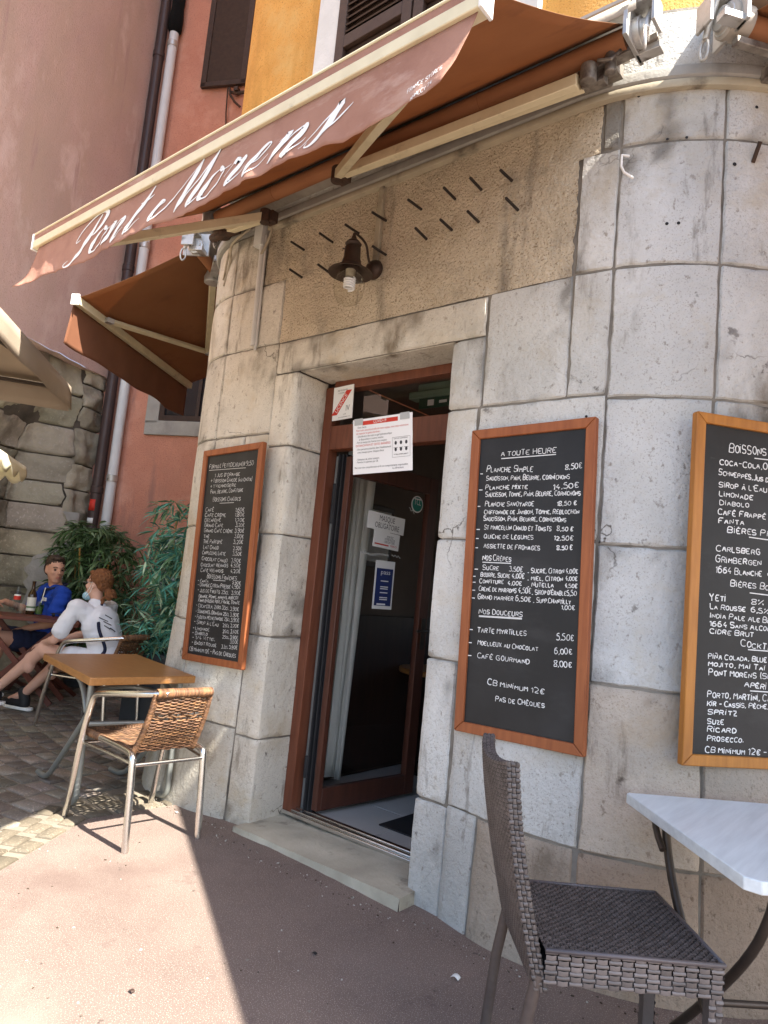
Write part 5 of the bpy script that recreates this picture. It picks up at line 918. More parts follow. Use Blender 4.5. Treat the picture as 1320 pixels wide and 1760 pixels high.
# ------------------------------------------------------------------ aluminium and wicker chair (faces +x)
def make_wicker(name, label, loc, rz, group):
    t = thing(name, label, "chair", loc, rz, group); ru = random.Random(5)
    def tn(base=1.): k = base * ru.uniform(.55, 1.35); return (k * 1.02, k, k * ru.uniform(.85, 1.05))
    for s in (-1, 1):
        b = MB(); b.tube(chaikin([V((-.315, .195 * s, 0)), V((-.275, .195 * s, .40)), V((-.268, .194 * s, .435)), V((-.20, .188 * s, .447)), V((.1, .20 * s, .447))], 2), .0175, 14); b.build("rear_leg", M['alu'], t, local=True)
        b = MB(); b.tube(chaikin([V((.315, .245 * s, 0)), V((.235, .250 * s, .40)), V((.165, .252 * s, .61)), V((.125, .252 * s, .672)), V((.03, .248 * s, .690)), V((-.18, .205 * s, .722)), V((-.345, .150 * s, .748)), V((-.36, .10 * s, .748))], 2), .0165, 14); b.build("front_leg_and_arm", M['alu'], t, local=True)
    b = MB(); b.tube([(-.278, -.194, .395), (-.278, .194, .395)], .0095, 10); b.tube([(.235, -.25, .40), (.235, .25, .40)], .0095, 10)
    for s in (-1, 1): b.tube([(-.275, .19 * s, .40), (.232, .245 * s, .405)], .008, 8)
    b.build("stretcher", M['alu'], t, local=True)
    def B_(s, u): return V((-.205 - .140 * u - .018 * math.sin(3.14 * u) - .02 * (1 - s * s) * u, s * (.163 - .012 * u), .438 + .31 * u))
    nB = V((-.92, 0, -.38)).normalized(); b = MB(); R_ = 38; Cn = 9
    for k in range(R_):
        u = (k + .5) / R_
        if k in (21, 24): continue
        pts = []
        for i in range(2 * Cn + 1):
            s = -1 + i / Cn; du = .018 * math.sin(s * 11 + k) if k in (22, 23) else 0
            pts.append(B_(s, u + du) + nB * (.0045 * math.cos(math.pi * (i / 2 + k))))
        b.tone = tn(1.); b.tube(pts, .0046, 5)
    for i in range(Cn + 1):
        s = -.98 + 1.96 * i / Cn; b.tone = tn(.75); b.tube([B_(s, k / 12) for k in range(13)], .004, 5)
    for s in (-1, 1):
        for k in range(46): u = k / 46; P_ = B_(s, u); b.tone = tn(1.1); b.tube([P_ + V((.013 * math.cos(a), .013 * math.sin(a) * .9, .003 * math.sin(a))) for a in [j * math.pi / 4 for j in range(8)]], .0036, 4, closed=True)
    b.build("backrest", M['wicker'], t, local=True, smooth=180)
    b = MB()
    for k in range(48):
        y = -.150 + .30 * k / 47; b.tone = tn(1.25); b.tube([V((-.352 + .0205 * math.cos(a), y, .750 + .0205 * math.sin(a))) for a in [j * math.pi / 5 for j in range(10)]], .0040, 4, closed=True)
    b.build("top_roll", M['wicker'], t, local=True, smooth=180)
    def S_(s, u): return V((.275 - .49 * u, s * (.212 - .045 * u), .452 - .022 * math.sin(3.14 * u) * (1 - s * s) - .006 * u))
    b = MB()
    for k in range(44):
        u = (k + .5) / 44; b.tone = tn(.8); b.tube([S_(-1 + i / 9, u) + ZX * (.004 * math.cos(math.pi * (i / 2 + k))) for i in range(19)], .0046, 5)
    for i in range(12): s = -.96 + 1.92 * i / 11; b.tone = tn(.6); b.tube([S_(s, k / 10) for k in range(11)], .004, 5)
    for s in (-1, 1):
        for k in range(52): u = k / 52; P_ = S_(s, u); b.tone = tn(.95); b.tube([P_ + V((0, .0165 * math.cos(a), -.002 + .0165 * math.sin(a))) for a in [j * math.pi / 4 for j in range(8)]], .0042, 4, closed=True)
    for k in range(46): s = -1 + 2 * k / 45; P_ = S_(s, 0); b.tone = tn(.75); b.tube([P_ + V((.016 * math.cos(a), 0, -.002 + .016 * math.sin(a))) for a in [j * math.pi / 4 for j in range(8)]], .0042, 4, closed=True)
    b.build("seat", M['wicker'], t, local=True, smooth=180)
    return t
chA = make_wicker("wicker_chair", "empty honey wicker chair with shiny aluminium arms pulled up to the oak table", (-.375, -.455, 0), math.radians(174), "wicker and aluminium chairs")
wfd = (-AX * .93 + BX * .36); wpl = atD(188, 1112, 5.75); wcl = V((wpl.x, wpl.y, 0)) + wfd.normalized() * .10
dup(chA, (wcl.x, wcl.y, gz(wcl.x)), math.atan2(wfd.y, wfd.x), "wicker chair with aluminium arms on which the woman in the white tee sits", "wicker and aluminium chairs")
# ------------------------------------------------------------------ dark rattan chair in the foreground
def weave(bb, S_, nu, nv, amp, nrm, tone=(.6, 1.15), ru=random.Random(2)):
    for i in range(nu):
        for j in range(nv):
            u0, u1, v0, v1 = i / nu, (i + 1) / nu, j / nv, (j + 1) / nv; p = (i + j) % 2; vs = []
            for b_ in range(3):
                for a_ in range(3):
                    ca, cb = 1 - abs(a_ - 1), 1 - abs(b_ - 1); h = (cb * (.62 + .38 * ca)) if p == 0 else (ca * (.62 + .38 * cb))
                    gu, gv = (.0 if p == 0 else .10), (.10 if p == 0 else .0)
                    u = u0 + (u1 - u0) * (gu + (1 - 2 * gu) * a_ / 2); v = v0 + (v1 - v0) * (gv + (1 - 2 * gv) * b_ / 2)
                    vs.append(S_(u, v) + nrm(u, v) * (amp * (h - .35)))
            k = ru.uniform(*tone); bb.add(vs, [(0, 1, 4, 3), (1, 2, 5, 4), (3, 4, 7, 6), (4, 5, 8, 7)], (k, k, k))
rt = thing("rattan_chair", "dark brown woven rattan chair in the right foreground facing the marble topped table", "chair", (2.19, -.545, 0), math.radians(40.5))
def BK(s, u, o): return V((-.225 - .085 * u - .030 * math.sin(2.2 * u) - .024 * (1 - (2 * s - 1) ** 2) * u + o, (s - .5) * (.43 - .045 * u), .36 + .565 * u - .025 * u * (1 - (2 * s - 1) ** 2)))
nb_ = V((-.98, 0, -.16)).normalized()
b = MB(); weave(b, lambda u, v: BK(u, v, -.020), 34, 52, .0042, lambda u, v: nb_); weave(b, lambda u, v: BK(u, v, .016), 30, 42, .0055, lambda u, v: -nb_)
weave(b, lambda u, v: BK(0, v, -.020 + .036 * u), 3, 42, .005, lambda u, v: V((0, -1, 0))); weave(b, lambda u, v: BK(1, v, -.020 + .036 * u), 3, 42, .005, lambda u, v: V((0, 1, 0))); weave(b, lambda u, v: BK(u, 1, -.020 + .036 * v), 30, 3, .005, lambda u, v: ZX)
b.build("backrest", M['rattan'], rt, local=True, smooth=180)
b = MB(); b.grid(lambda u, v: BK(u, v, -.0165), 10, 12); b.grid(lambda u, v: BK(u, v, .0125), 10, 12); b.grid(lambda u, v: BK(.01, v, -.017 + .03 * u), 2, 12); b.grid(lambda u, v: BK(.99, v, -.017 + .03 * u), 2, 12); b.grid(lambda u, v: BK(u, .995, -.017 + .03 * v), 10, 2); b.build("back_core", M['black'], rt, local=True)
SX0, SX1, SY, SZ, AP = -.225, .245, .222, .468, .085
def ST(u, v): return V((SX0 + (SX1 - SX0) * u, -SY + 2 * SY * v, SZ - .010 * math.sin(3.14 * u) * math.sin(3.14 * v)))
b = MB(); weave(b, ST, 40, 38, .0042, lambda u, v: ZX, (.55, 1.05)); b.build("seat", M['rattan'], rt, local=True, smooth=180)
b = MB(); b.grid(lambda u, v: ST(u, v) - ZX * .0045, 12, 12); b.box(((SX0 + SX1) / 2, 0, SZ - .062), (SX1 - SX0 - .006, 2 * SY - .006, AP - .042)); b.build("seat_core", M['black'], rt, local=True)
b = MB()
for s in (-1, 1): weave(b, lambda u, v, s=s: V((SX0 + (SX1 - SX0) * u, s * SY, SZ - AP + AP * v)), 14, 7, .006, lambda u, v, s=s: V((0, s, 0)), (.9, 1.6))
weave(b, lambda u, v: V((SX1, -SY + 2 * SY * u, SZ - AP + AP * v)), 13, 7, .006, lambda u, v: V((1, 0, 0)), (.9, 1.6))
for s in (-1, 1): b.tone = (1, 1, 1.1); b.tube([(SX0, s * SY, SZ), (SX1, s * SY, SZ)], .006, 6)
b.tube([(SX1, -SY, SZ), (SX1, SY, SZ)], .006, 6)
b.build("woven_apron", M['rattan'], rt, local=True, smooth=180)
lm_ = mat("rattan_leg_wrap", (.10, .078, .068), (.07, .053, .047), 30, .5, .2, 90)
for s in (-1, 1):
    b = MB(); b.tone = (1, 1, 1); b.tube([(-.285, s * .195, 0), (-.262, s * .197, .25), (-.235, s * .20, .40)], .0165, 12); b.build("rear_leg", lm_, rt, local=True)
    b = MB(); b.tone = (.9, .9, .9); b.beam((SX1 - .022, s * (SY - .02), 0), (SX1 - .018, s * (SY - .02), SZ - AP), .034, .034, (1, 0, 0))
    for fx, nn_ in ((0, V((0, s, 0))), (1, V((1, 0, 0)))): weave(b, (lambda u, v, s=s: V((SX1 - .038 + .038 * u, s * (SY + .000), .0 + (SZ - AP) * v))) if fx == 0 else (lambda u, v, s=s: V((SX1, s * (SY - .038 + .038 * u), (SZ - AP) * v))), 2, 26, .005, lambda u, v, n=nn_: n, (.8, 1.4))
    b.build("front_leg", M['rattan'], rt, local=True, smooth=60)
# ------------------------------------------------------------------ marble topped folding table at the right
ta = V((2.09, -.14, 0)); te1 = V((.687, -.727, 0)).normalized(); te2 = V((-te1.y, te1.x, 0))
mt_ = thing("folding_table", "square marble effect folding table on crossed bronze legs at the right edge", "table", tuple(ta + te1 * .37 + te2 * .35))
FT = frame(ta + ZX * .702, te1, te2); rr2 = .012
b = MB(); b.ext([(rr2, 0), (.74 - rr2 * 2.5, 0), (.74, rr2 * 2.5), (.74, .70), (0, .70), (0, rr2)], FT, .033); b.build("table_top", M['marble'], mt_, bevel=.003)
for oo in (.10, .58):
    b = MB(); pA = lambda s, z, oo=oo: ta + te1 * s + te2 * oo + ZX * z
    b.tube(chaikin([pA(.10, .695), pA(.115, .60), pA(.19, .46), pA(.40, .23), pA(.62, .02)], 2), .0135, 12); b.build("leg", M['bronze'], mt_)
    b = MB(); pB = lambda s, z, oo=oo + .035: ta + te1 * s + te2 * oo + ZX * z
    b.tube(chaikin([pB(.64, .695), pB(.62, .61), pB(.54, .47), pB(.33, .24), pB(.10, .02)], 2), .0135, 12); b.build("leg", M['bronze'], mt_)
b = MB(); b.tube(chaikin([ta + te1 * .08 + te2 * .07 + ZX * .69, ta + te1 * .10 + te2 * .07 + ZX * .64, ta + te1 * .15 + te2 * .07 + ZX * .60], 1), .011, 10); b.tube([ta + te1 * .10 + te2 * .1 + ZX * .69, ta + te1 * .10 + te2 * .6 + ZX * .69], .012, 10); b.tube([ta + te1 * .64 + te2 * .1 + ZX * .69, ta + te1 * .64 + te2 * .6 + ZX * .69], .012, 10); b.tube([ta + te1 * .37 + te2 * .1 + ZX * .26, ta + te1 * .37 + te2 * .62 + ZX * .26], .010, 10); b.build("cross_rail", M['bronze'], mt_)
# ------------------------------------------------------------------ oak table at the left
tq = [atZ(155, 1165, .76), atZ(337, 1162, .76), atZ(250, 1124, .76), atZ(75, 1123, .76)]
tq[2] = tq[1] + (tq[3] - tq[0]) * 1.0
ot = thing("cafe_table", "oak topped cafe table on grey bent steel legs left of the door", "table", (sum(p.x for p in tq) / 4, sum(p.y for p in tq) / 4, 0))
tx = (tq[3] - tq[0]); ty = (tq[1] - tq[0]); LT, WT = tx.length, ty.length; FO = frame(tq[0] - ZX * .042, tx, ty); FO = FO if FO.col[2].z > 0 else frame(tq[0] - ZX * 0, tx, ty)
b = MB(); rr3 = .018; poly = [(0, 0), (LT, 0), (LT, WT), (0, WT)]
FO = frame(V((tq[0].x, tq[0].y, .718)), ty, tx); s_ = 1 if FO.col[2].z > 0 else -1
vs = [V((p.x, p.y, .718)) for p in tq] + [V((p.x, p.y, .76)) for p in tq]; b.add(vs, [(0, 1, 2, 3), (7, 6, 5, 4), (0, 4, 5, 1), (1, 5, 6, 2), (2, 6, 7, 3), (3, 7, 4, 0)])
top_ = b.build("table_top", M['tabletop'], ot, bevel=.006, seg=3)
ux, uy = tx.normalized(), ty.normalized()
for f0, f1 in ((V((-.785, -.578, 0)), V((-1.45, -.47, 0))), (V((-.625, -.101, 0)), V((-1.29, -.062, 0)))):
    dd = (f1 - f0).normalized(); b = MB()
    b.tube(chaikin([f0 + dd * .10 + ZX * .020, f0 + dd * .035 + ZX * .022, f0 + ZX * .06, f0 + dd * .0 + ZX * .12, f0 + dd * .005 + ZX * .70], 2), .0165, 14); b.build("leg", M['steel'], ot)
    b = MB(); b.tube(chaikin([f1 + dd * .05 + ZX * .020, f1 - dd * .06 + ZX * .022, f1 - dd * .16 + ZX * .05, f1 - dd * .30 + ZX * .17, f0 + dd * .16 + ZX * .36, f0 + dd * .05 + ZX * .46, f0 + dd * .012 + ZX * .50], 2), .0165, 14); b.build("leg", M['steel'], ot)
    b = MB(); b.tube(chaikin([f0 + dd * .02 + ZX * .52, f0 + dd * .10 + ZX * .62, f0 + dd * .22 + ZX * .695, f0 + dd * .62 + ZX * .70], 2), .0165, 12); b.build("top_support", M['steel'], ot)
b = MB(); b.tube([V((-.785, -.578, .46)), V((-.625, -.101, .46))], .014, 10); b.tube(chaikin([V((-.78, -.55, .60)), V((-.9, -.5, .63)), V((-.95, -.2, .63)), V((-.63, -.12, .60))], 2), .014, 10); b.build("cross_rail", M['steel'], ot)
# ------------------------------------------------------------------ planter and bamboo
lr = random.Random(9)
def leaf(bb, P_, d, ln, wd, tone):
    d = V(d).normalized(); sd = d.cross(ZX); sd = sd.normalized() if sd.length > .05 else V((1, 0, 0)); sd = (Matrix.Rotation(lr.uniform(-.9, .9), 3, d) @ sd); up = sd.cross(d)
    p1, p2, p3 = P_, P_ + d * ln * .38 - ZX * ln * .04, P_ + d * ln * .75 - ZX * ln * .15; p4 = P_ + d * ln - ZX * ln * .30
    bb.add([p1, p2 + sd * wd * .5 + up * wd * .14, p2, p2 - sd * wd * .5 + up * wd * .14, p3 + sd * wd * .33 + up * wd * .08, p3, p3 - sd * wd * .33 + up * wd * .08, p4], [(0, 2, 1), (0, 3, 2), (1, 2, 5, 4), (2, 3, 6, 5), (4, 5, 7), (5, 6, 7)], tone)
def spray(bb, P_, n, ln, tones):
    a0_ = lr.uniform(0, 6.28)
    for k in range(n):
        a = a0_ + lr.uniform(-1.3, 1.3); el_ = lr.uniform(-.9, .45); d = V((math.cos(a) * math.cos(el_), math.sin(a) * math.cos(el_), math.sin(el_)))
        t = lr.choice(tones); k2 = lr.uniform(.7, 1.25); leaf(bb, P_ + d * .012, d, ln * lr.uniform(.7, 1.2), ln * .13 * lr.uniform(.8, 1.25), tuple(c * k2 for c in t))
pA_ = atZ(203, 1240, .05); pd = W0D; 
pl0 = V((pA_.x, pA_.y, 0)); pw_, pd_, ph = .92, .36, .62
pe1 = (V((-1.50, .62, 0)) - pl0).normalized(); pe2 = V((-pe1.y, pe1.x, 0)); 
def ppt(x, y, z): return pl0 + pe1 * x + pe2 * y + ZX * (z + .05)
plt_ = thing("planter_box", "charcoal rectangular planter box by the cafe's left flank", "planter", tuple(ppt(pw_ / 2, pd_ / 2, 0)))
FPm = frame(ppt(0, 0, 0), pe1, pe2); b = MB(); b.box((pw_ / 2, pd_ / 2, ph / 2), (pw_, pd_, ph), FPm); b.box((pw_ / 2, pd_ / 2, ph - .02), (pw_ + .02, pd_ + .02, .05), FPm); b.build("box", M['planter'], plt_, bevel=.006)
b = MB(); b.grid(lambda u, v: ppt(.03 + (pw_ - .06) * u, .03 + (pd_ - .06) * v, ph + .012 + .015 * nz((u * 6, v * 4, 0))), 12, 6); b.build("soil", mat("dark_soil", (.035, .025, .018), None, 30, .95, .6, 60), plt_)
teal = [tuple(4.4 * q for q in c_) for c_ in [(.028, .095, .075), (.035, .125, .095), (.05, .10, .05), (.03, .07, .04), (.10, .16, .10), (.02, .055, .045), (.17, .22, .15), (.045, .15, .12)]]
green = [tuple(3.2 * q for q in c_) for c_ in [(.03, .06, .022), (.045, .085, .03), (.022, .045, .018), (.07, .11, .05), (.09, .13, .07)]]
bam = thing("bamboo_plant", "tall bluish green bamboo with yellow canes in the charcoal planter", "plant", tuple(ppt(pw_ / 2, pd_ / 2, ph)))
lv = MB(); 
for k in range(11):
    x, y = lr.uniform(.06, pw_ - .06), lr.uniform(.08, pd_ - .08); H_ = lr.uniform(.8, 1.42); ln_ = V((lr.uniform(-.16, .16), lr.uniform(-.1, .1), 0)); base = ppt(x, y, ph)
    pts = [base + ln_ * (t * t) + ZX * H_ * t for t in [i / 8 for i in range(9)]]
    if k < 9: b = MB(); b.tube(pts, [.011 - .006 * i / 8 for i in range(9)], 8); [b.lathe([(.0125, -.004), (.0125, .004)], 8, Matrix.Translation(pts[i])) for i in (1, 3, 5)]; b.build("cane", M['cane'], bam)
    for j in range(58):
        t = lr.uniform(.0, 1.0) ** 1.15; P_ = base + ln_ * t * t + ZX * H_ * min(t, 1.02); a = lr.uniform(0, 6.28); rr_o = lr.uniform(.02, .30); O_ = P_ + V((math.cos(a) * rr_o, math.sin(a) * rr_o, lr.uniform(-.03, .05)))
        spray(lv, O_, lr.randint(5, 8), lr.uniform(.11, .17), teal)
lv.build("foliage", M['leaf'], bam, smooth=0)
bc = atD(148, 1100, 7.35); bush = thing("bamboo_bush", "dense dark green bamboo bush behind the seated couple", "plant", (bc.x, bc.y, gz(bc.x)))
lv = MB()
for k in range(560):
    a, r_ = lr.uniform(0, 6.28), math.sqrt(lr.random()); z = lr.uniform(.35, 1.66); w_ = .46 * (1 - .35 * max(0, (z - 1.3) / .5)); O_ = V((bc.x, bc.y, z + gz(bc.x))) + AX * math.cos(a) * r_ * w_ * 1.05 + BX * math.sin(a) * r_ * w_ * .6
    spray(lv, O_, lr.randint(5, 8), lr.uniform(.12, .19), green)
lv.build("foliage", M['leaf'], bush, smooth=0)
b = MB(); b.lathe([(.16, .0), (.22, .36), (.24, .38), (.21, .39), (.20, .34)], 20, Matrix.Translation((bc.x, bc.y, gz(bc.x)))); b.build("pot", M['planter'], bush)
for k in range(5): b = MB(); a = k * 1.256; b.tube([V((bc.x + .08 * math.cos(a), bc.y + .08 * math.sin(a), .35)), V((bc.x + .26 * math.cos(a), bc.y + .26 * math.sin(a), 1.5))], .008, 6); b.build("stem", M['cane'], bush)
# ------------------------------------------------------------------ people
def remesh(bb, name, m, parent, vox, sm=6, smooth=180, fold=None):
    me = bpy.data.meshes.new("r"); me.from_pydata([tuple(v) for v in bb.v], [], bb.f); o = bpy.data.objects.new("r", me); COL.objects.link(o)
    r = o.modifiers.new("r", 'REMESH'); r.mode = 'VOXEL'; r.voxel_size = vox; s = o.modifiers.new("s", 'SMOOTH'); s.iterations = sm; s.factor = .5
    dg = bpy.context.evaluated_depsgraph_get(); dg.update(); m2 = bpy.data.meshes.new_from_object(o.evaluated_get(dg)); bpy.data.objects.remove(o); bpy.data.meshes.remove(me)
    m2.name = name; m2.materials.clear(); m2.materials.append(m); m2.polygons.foreach_set("use_smooth", [True] * len(m2.polygons)); m2.update()
    if fold:
        fs_, fa = fold; nn = [v.normal.copy() for v in m2.vertices]
        for v, n in zip(m2.vertices, nn): c_ = v.co; v.co = c_ + n * fa * (abs(nz((c_.x * fs_[0], c_.y * fs_[1], c_.z * fs_[2]))) - .25 + .5 * nz((c_.x * fs_[2] * .6, c_.y * fs_[1] * 1.7, c_.z * fs_[0] * 2.1)))
        m2.update()
    ob = bpy.data.objects.new(name, m2); COL.objects.link(ob); ob.parent = parent; return ob
def hand_(bb, w, d, up, sd, curl=.5):
    """palm + five fingers from the wrist w along d; up = back of the hand, sd = thumb side"""
    w, d, up, sd = V(w), V(d).normalized(), V(up).normalized(), V(sd).normalized()
    bb.hexa([w + d * .005 + sd * a + up * c_ for a, c_ in ((-.026, -.013), (.026, -.013), (.026, .011), (-.026, .011))], [w + d * .088 + sd * a + up * c_ for a, c_ in ((-.038, -.012), (.038, -.012), (.038, .010), (-.038, .010))])
    for k, (o_, l_) in enumerate(((.030, .068), (.011, .078), (-.010, .072), (-.030, .056))):
        a = w + d * .082 + sd * o_; d1 = (d + sd * o_ * 1.2 - up * .25 * curl).normalized(); m_ = a + d1 * l_ * .5; d2 = (d1 - up * .9 * curl).normalized(); bb.cap(a, m_, .0095, .0088, 8); bb.cap(m_, m_ + d2 * l_ * .5, .0088, .0072, 8)
    a = w + d * .03 + sd * .026; d1 = (d * .55 + sd * .75 - up * .2).normalized(); m_ = a + d1 * .036; bb.cap(a, m_, .012, .0105, 8); bb.cap(m_, m_ + (d * .85 + sd * .35 - up * .25 * curl).normalized() * .034, .0105, .008, 8)
def head_(bb, c_, yaw, pitch=0., fem=False):
    Mh = Matrix.Translation(c_) @ rotz(yaw) @ Matrix.Rotation(pitch, 4, 'Y'); E_ = lambda p, r: bb.ell(Mh @ V(p), r, Mh, 20, 14)
    w_ = .94 if fem else 1.0
    E_((-.012, 0, .035), (.098, .076 * w_, .090)); E_((.018, 0, -.02), (.072, .064 * w_, .088)); E_((.045, 0, -.085), (.034, .040 * w_, .030)); E_((.02, 0, -.06), (.062, .056 * w_, .046))
    E_((.078, 0, .030), (.018, .048 * w_, .012)); bb.cap(Mh @ V((.085, 0, .018)), Mh @ V((.106, 0, -.018)), .009, .0135, 10)
    for s in (-1, 1): E_((.062, .036 * s, -.018), (.024, .022, .02)); E_((-.008, .076 * s * w_, -.005), (.018, .008, .030)); E_((.098, .011 * s, -.022), (.010, .008, .007))
    E_((.086, 0, -.052), (.011, .022, .006)); E_((.084, 0, -.064), (.011, .019, .007))
    return Mh
def face_(t, Mh, hair, fem=False):
    b = MB()
    for s in (-1, 1): b.ell(Mh @ V((.080, .031 * s, .008)), (.008, .012, .0075), Mh, 10, 8)
    b.build("eyes", M['eye'], t, local=True, smooth=180)
    b = MB()
    for s in (-1, 1): b.tube([Mh @ V(p) for p in ((.089, .016 * s, .029), (.089, .034 * s, .034), (.078, .050 * s, .028))], .004, 6)
    b.build("eyebrows", hair, t, local=True)
    b = MB(); b.ell(Mh @ V((.0905, 0, -.053)), (.0085, .022, .0045), Mh, 12, 8); b.ell(Mh @ V((.0885, 0, -.0625)), (.0085, .019, .005), Mh, 12, 8); b.build("lips", M['lip'], t, local=True, smooth=180)
M['eye'] = mat("dark_eye", (.03, .022, .018), None, 9, .2); M['lip'] = mat("lips", (.42, .16, .13), None, 9, .5)
def person(label, loc, rz, J, yaw, pitch, skin, fem=False, group=None):
    t = thing("person", label, "person", loc, rz, group); g = {k: V(v) for k, v in J.items() if isinstance(v, tuple)}; b = MB(); f = .9 if fem else 1.
    b.ell(g['pel'], (.125 * f, .165, .12)); b.cap(g['pel'], g['che'], .125 * f, .135 * f, 20); b.ell(g['che'], (.115 * f, .165 * f, .15)); b.cap(g['che'], g['nec'], .10 * f, .065 * f, 16); b.cap(g['nec'], g['hed'] - ZX * .05, .056 * f, .052 * f, 14)
    for s in 'LR':
        b.cap(g['che'] + (g['sh' + s] - g['che']) * .35 + ZX * .02, g['sh' + s], .075 * f, .058 * f, 14); b.cap(g['sh' + s], g['el' + s], .050 * f, .040 * f, 14); b.cap(g['el' + s], g['wr' + s], .040 * f, .027 * f, 14); b.ell(g['el' + s].lerp(g['wr' + s], .28), .042 * f)
        d = (g['wr' + s] - g['el' + s]).normalized(); hd_ = V(J.get('hd' + s, d)); up = V(J.get('up' + s, (0, 0, 1))); up = (up - hd_.normalized() * up.dot(hd_.normalized())).normalized(); sd = hd_.normalized().cross(up); sd = sd if (sd.y < 0) == (s == 'L') else -sd
        hand_(b, g['wr' + s], hd_, up, sd, J.get('cu' + s, .5))
        b.cap(g['hi' + s], g['kn' + s], .088 * (.95 if fem else 1), .060, 16); b.cap(g['kn' + s], g['an' + s], .056, .036, 14); b.ell(g['kn' + s].lerp(g['an' + s], .3) - V((.016, 0, 0)), (.052, .050, .09)); b.ell(g['kn' + s], .060)
        to = g['to' + s]; b.cap(g['an' + s], to, .040, .030, 10)
    Mh = head_(b, g['hed'], yaw, pitch, fem); body = remesh(b, "body", skin, t, .0085, 5)
    return t, g, Mh, body
def shoe(t, an, to, m, sole):
    an, to = V(an), V(to); d = to - an; d.z = 0; d.normalize(); z0 = min(an.z, to.z) - .055; b = MB(); he = V((an.x, an.y, z0 + .045)) - d * .035; tp = V((to.x, to.y, z0 + .04)) + d * .035
    b.cap(he, he + d * .12 + ZX * .004, .043, .046, 14); b.cap(he + d * .1, tp, .046, .036, 14); b.cap(he + ZX * .02, V(an) + ZX * .03, .044, .045, 12); o = remesh(b, "shoe", m, t, .008, 3)
    b = MB(); sd = V((-d.y, d.x, 0)); pts = [(-.085, .0), (-.07, .034), (.05, .042), (.17, .044), (.235, .02), (.245, 0), (.235, -.02), (.17, -.044), (.05, -.04), (-.07, -.034)]; Ln = (tp - he).length + .05
    b.ext([(x * Ln / .26, y) for x, y in pts], frame(V((he.x, he.y, z0 - .006)), d, sd), .026); b.build("sole", sole, o, local=True, bevel=.006)
# woman on the near side, turned to the left
wp_ = atD(188, 1112, 5.75); gw = gz(wp_.x); fdir = -AX * .93 + BX * .36; frz = math.atan2(fdir.y, fdir.x)
J = dict(pel=(0, 0, .535), che=(.12, 0, .82), nec=(.19, 0, .985), hed=(.205, 0, 1.135), shL=(.22, .185, .95), shR=(.22, -.185, .95), elL=(.35, .235, .675), wrL=(.565, .13, .625), hdL=(.9, -.25, -.35), upL=(.3, .2, 1), cuL=.5, elR=(.46, -.2, .70), wrR=(.60, -.06, .64), hdR=(.8, .5, -.2), upR=(0, 0, 1),
         hiL=(.02, .09, .52), hiR=(.02, -.09, .52), knL=(.55, .14, .57), knR=(.50, -.04, .50), anL=(.95, .20, .19), anR=(.86, -.02, .15), toL=(1.09, .22, .15), toR=(1.00, -.02, .09))
wo_, g, Mh, _ = person("woman in a white tee with auburn bun and lowered pale blue mask, seated facing left", (wp_.x, wp_.y, gw), frz, J, .10, -.03, M['skinpale'], True)
face_(wo_, Mh, M['hairginger'], True)
b = MB(); b.ell(V((0, 0, .54)), (.14, .175, .10)); b.cap((0, 0, .56), g['che'], .135, .142, 20); b.ell(g['che'], (.125, .172, .16)); b.cap(g['che'], g['nec'] - ZX * .02, .115, .075, 16)
for s in 'LR': b.cap(g['che'] + (g['sh' + s] - g['che']) * .4, g['sh' + s], .085, .068, 14); b.cap(g['sh' + s], g['sh' + s].lerp(g['el' + s], .72), .064, .070, 14)
sh_ = remesh(b, "tee_shirt", M['tee'], wo_, .009, 4, fold=((13, 9, 8), .012))
b = MB()
for i, (z, y, l_) in enumerate(((.88, -.02, .07), (.86, .03, .09), (.83, 0, .08), (.80, .02, .06), (.78, -.03, .05))): b.tube([V((-.045 + .9 * (z - .8) * .45, y + .05, z)), V((-.05 + .9 * (z - .8) * .45, y + .05 + l_ * .5, z + .012)), V((-.035 + .9 * (z - .8) * .45, y + .05 + l_, z + .03))], .004, 5)
b.build("back_print", M['blackprint'], sh_, local=True)
b = MB(); b.ell(V((0, 0, .50)), (.15, .18, .085))
for s in 'LR': b.cap(g['hi' + s], g['hi' + s].lerp(g['kn' + s], .45), .10, .098, 16)
remesh(b, "denim_shorts", M['tee'], wo_, .01, 4, fold=((15, 11, 11), .014))
b = MB(); E_ = lambda p, r: b.ell(Mh @ V(p), r, Mh, 20, 14); E_((-.030, 0, .050), (.100, .084, .090)); E_((-.062, 0, .005), (.058, .070, .055)); E_((-.130, .0, -.055), (.046, .050, .042)); E_((-.138, .012, -.085), (.028, .032, .030)); E_((.03, 0, .095), (.05, .06, .028)); b.cap(Mh @ V((-.09, .02, -.1)), Mh @ V((-.08, .03, -.19)), .016, .006)
for k in range(12): a = k * .52; b.tube([Mh @ V((-.130 + .042 * math.cos(a), .040 * math.sin(a), -.045 - .02 * math.sin(a * 2))), Mh @ V((-.142 + .046 * math.cos(a + .5), .044 * math.sin(a + .5), -.075)), Mh @ V((-.152 + .042 * math.cos(a + .9), .042 * math.sin(a + .9), -.09))], .006, 6)
remesh(b, "hair_bun", M['hairginger'], wo_, .0065, 2, fold=((22, 60, 30), .014))
b = MB(); b.ell(Mh @ V((.072, .012, -.098)), (.036, .050, .036), Mh, 16, 10); mk_ = b.build("face_mask", M['mask'], wo_, local=True, smooth=180)
b = MB(); b.tube([Mh @ V(p) for p in ((.06, .06, -.08), (.02, .072, -.03), (-.005, .08, .025))], .0022, 5); b.tube([Mh @ V(p) for p in ((.055, .062, -.11), (.01, .07, -.06), (-.015, .078, -.0))], .0022, 5); b.build("ear_loop", M['white'], mk_, local=True)
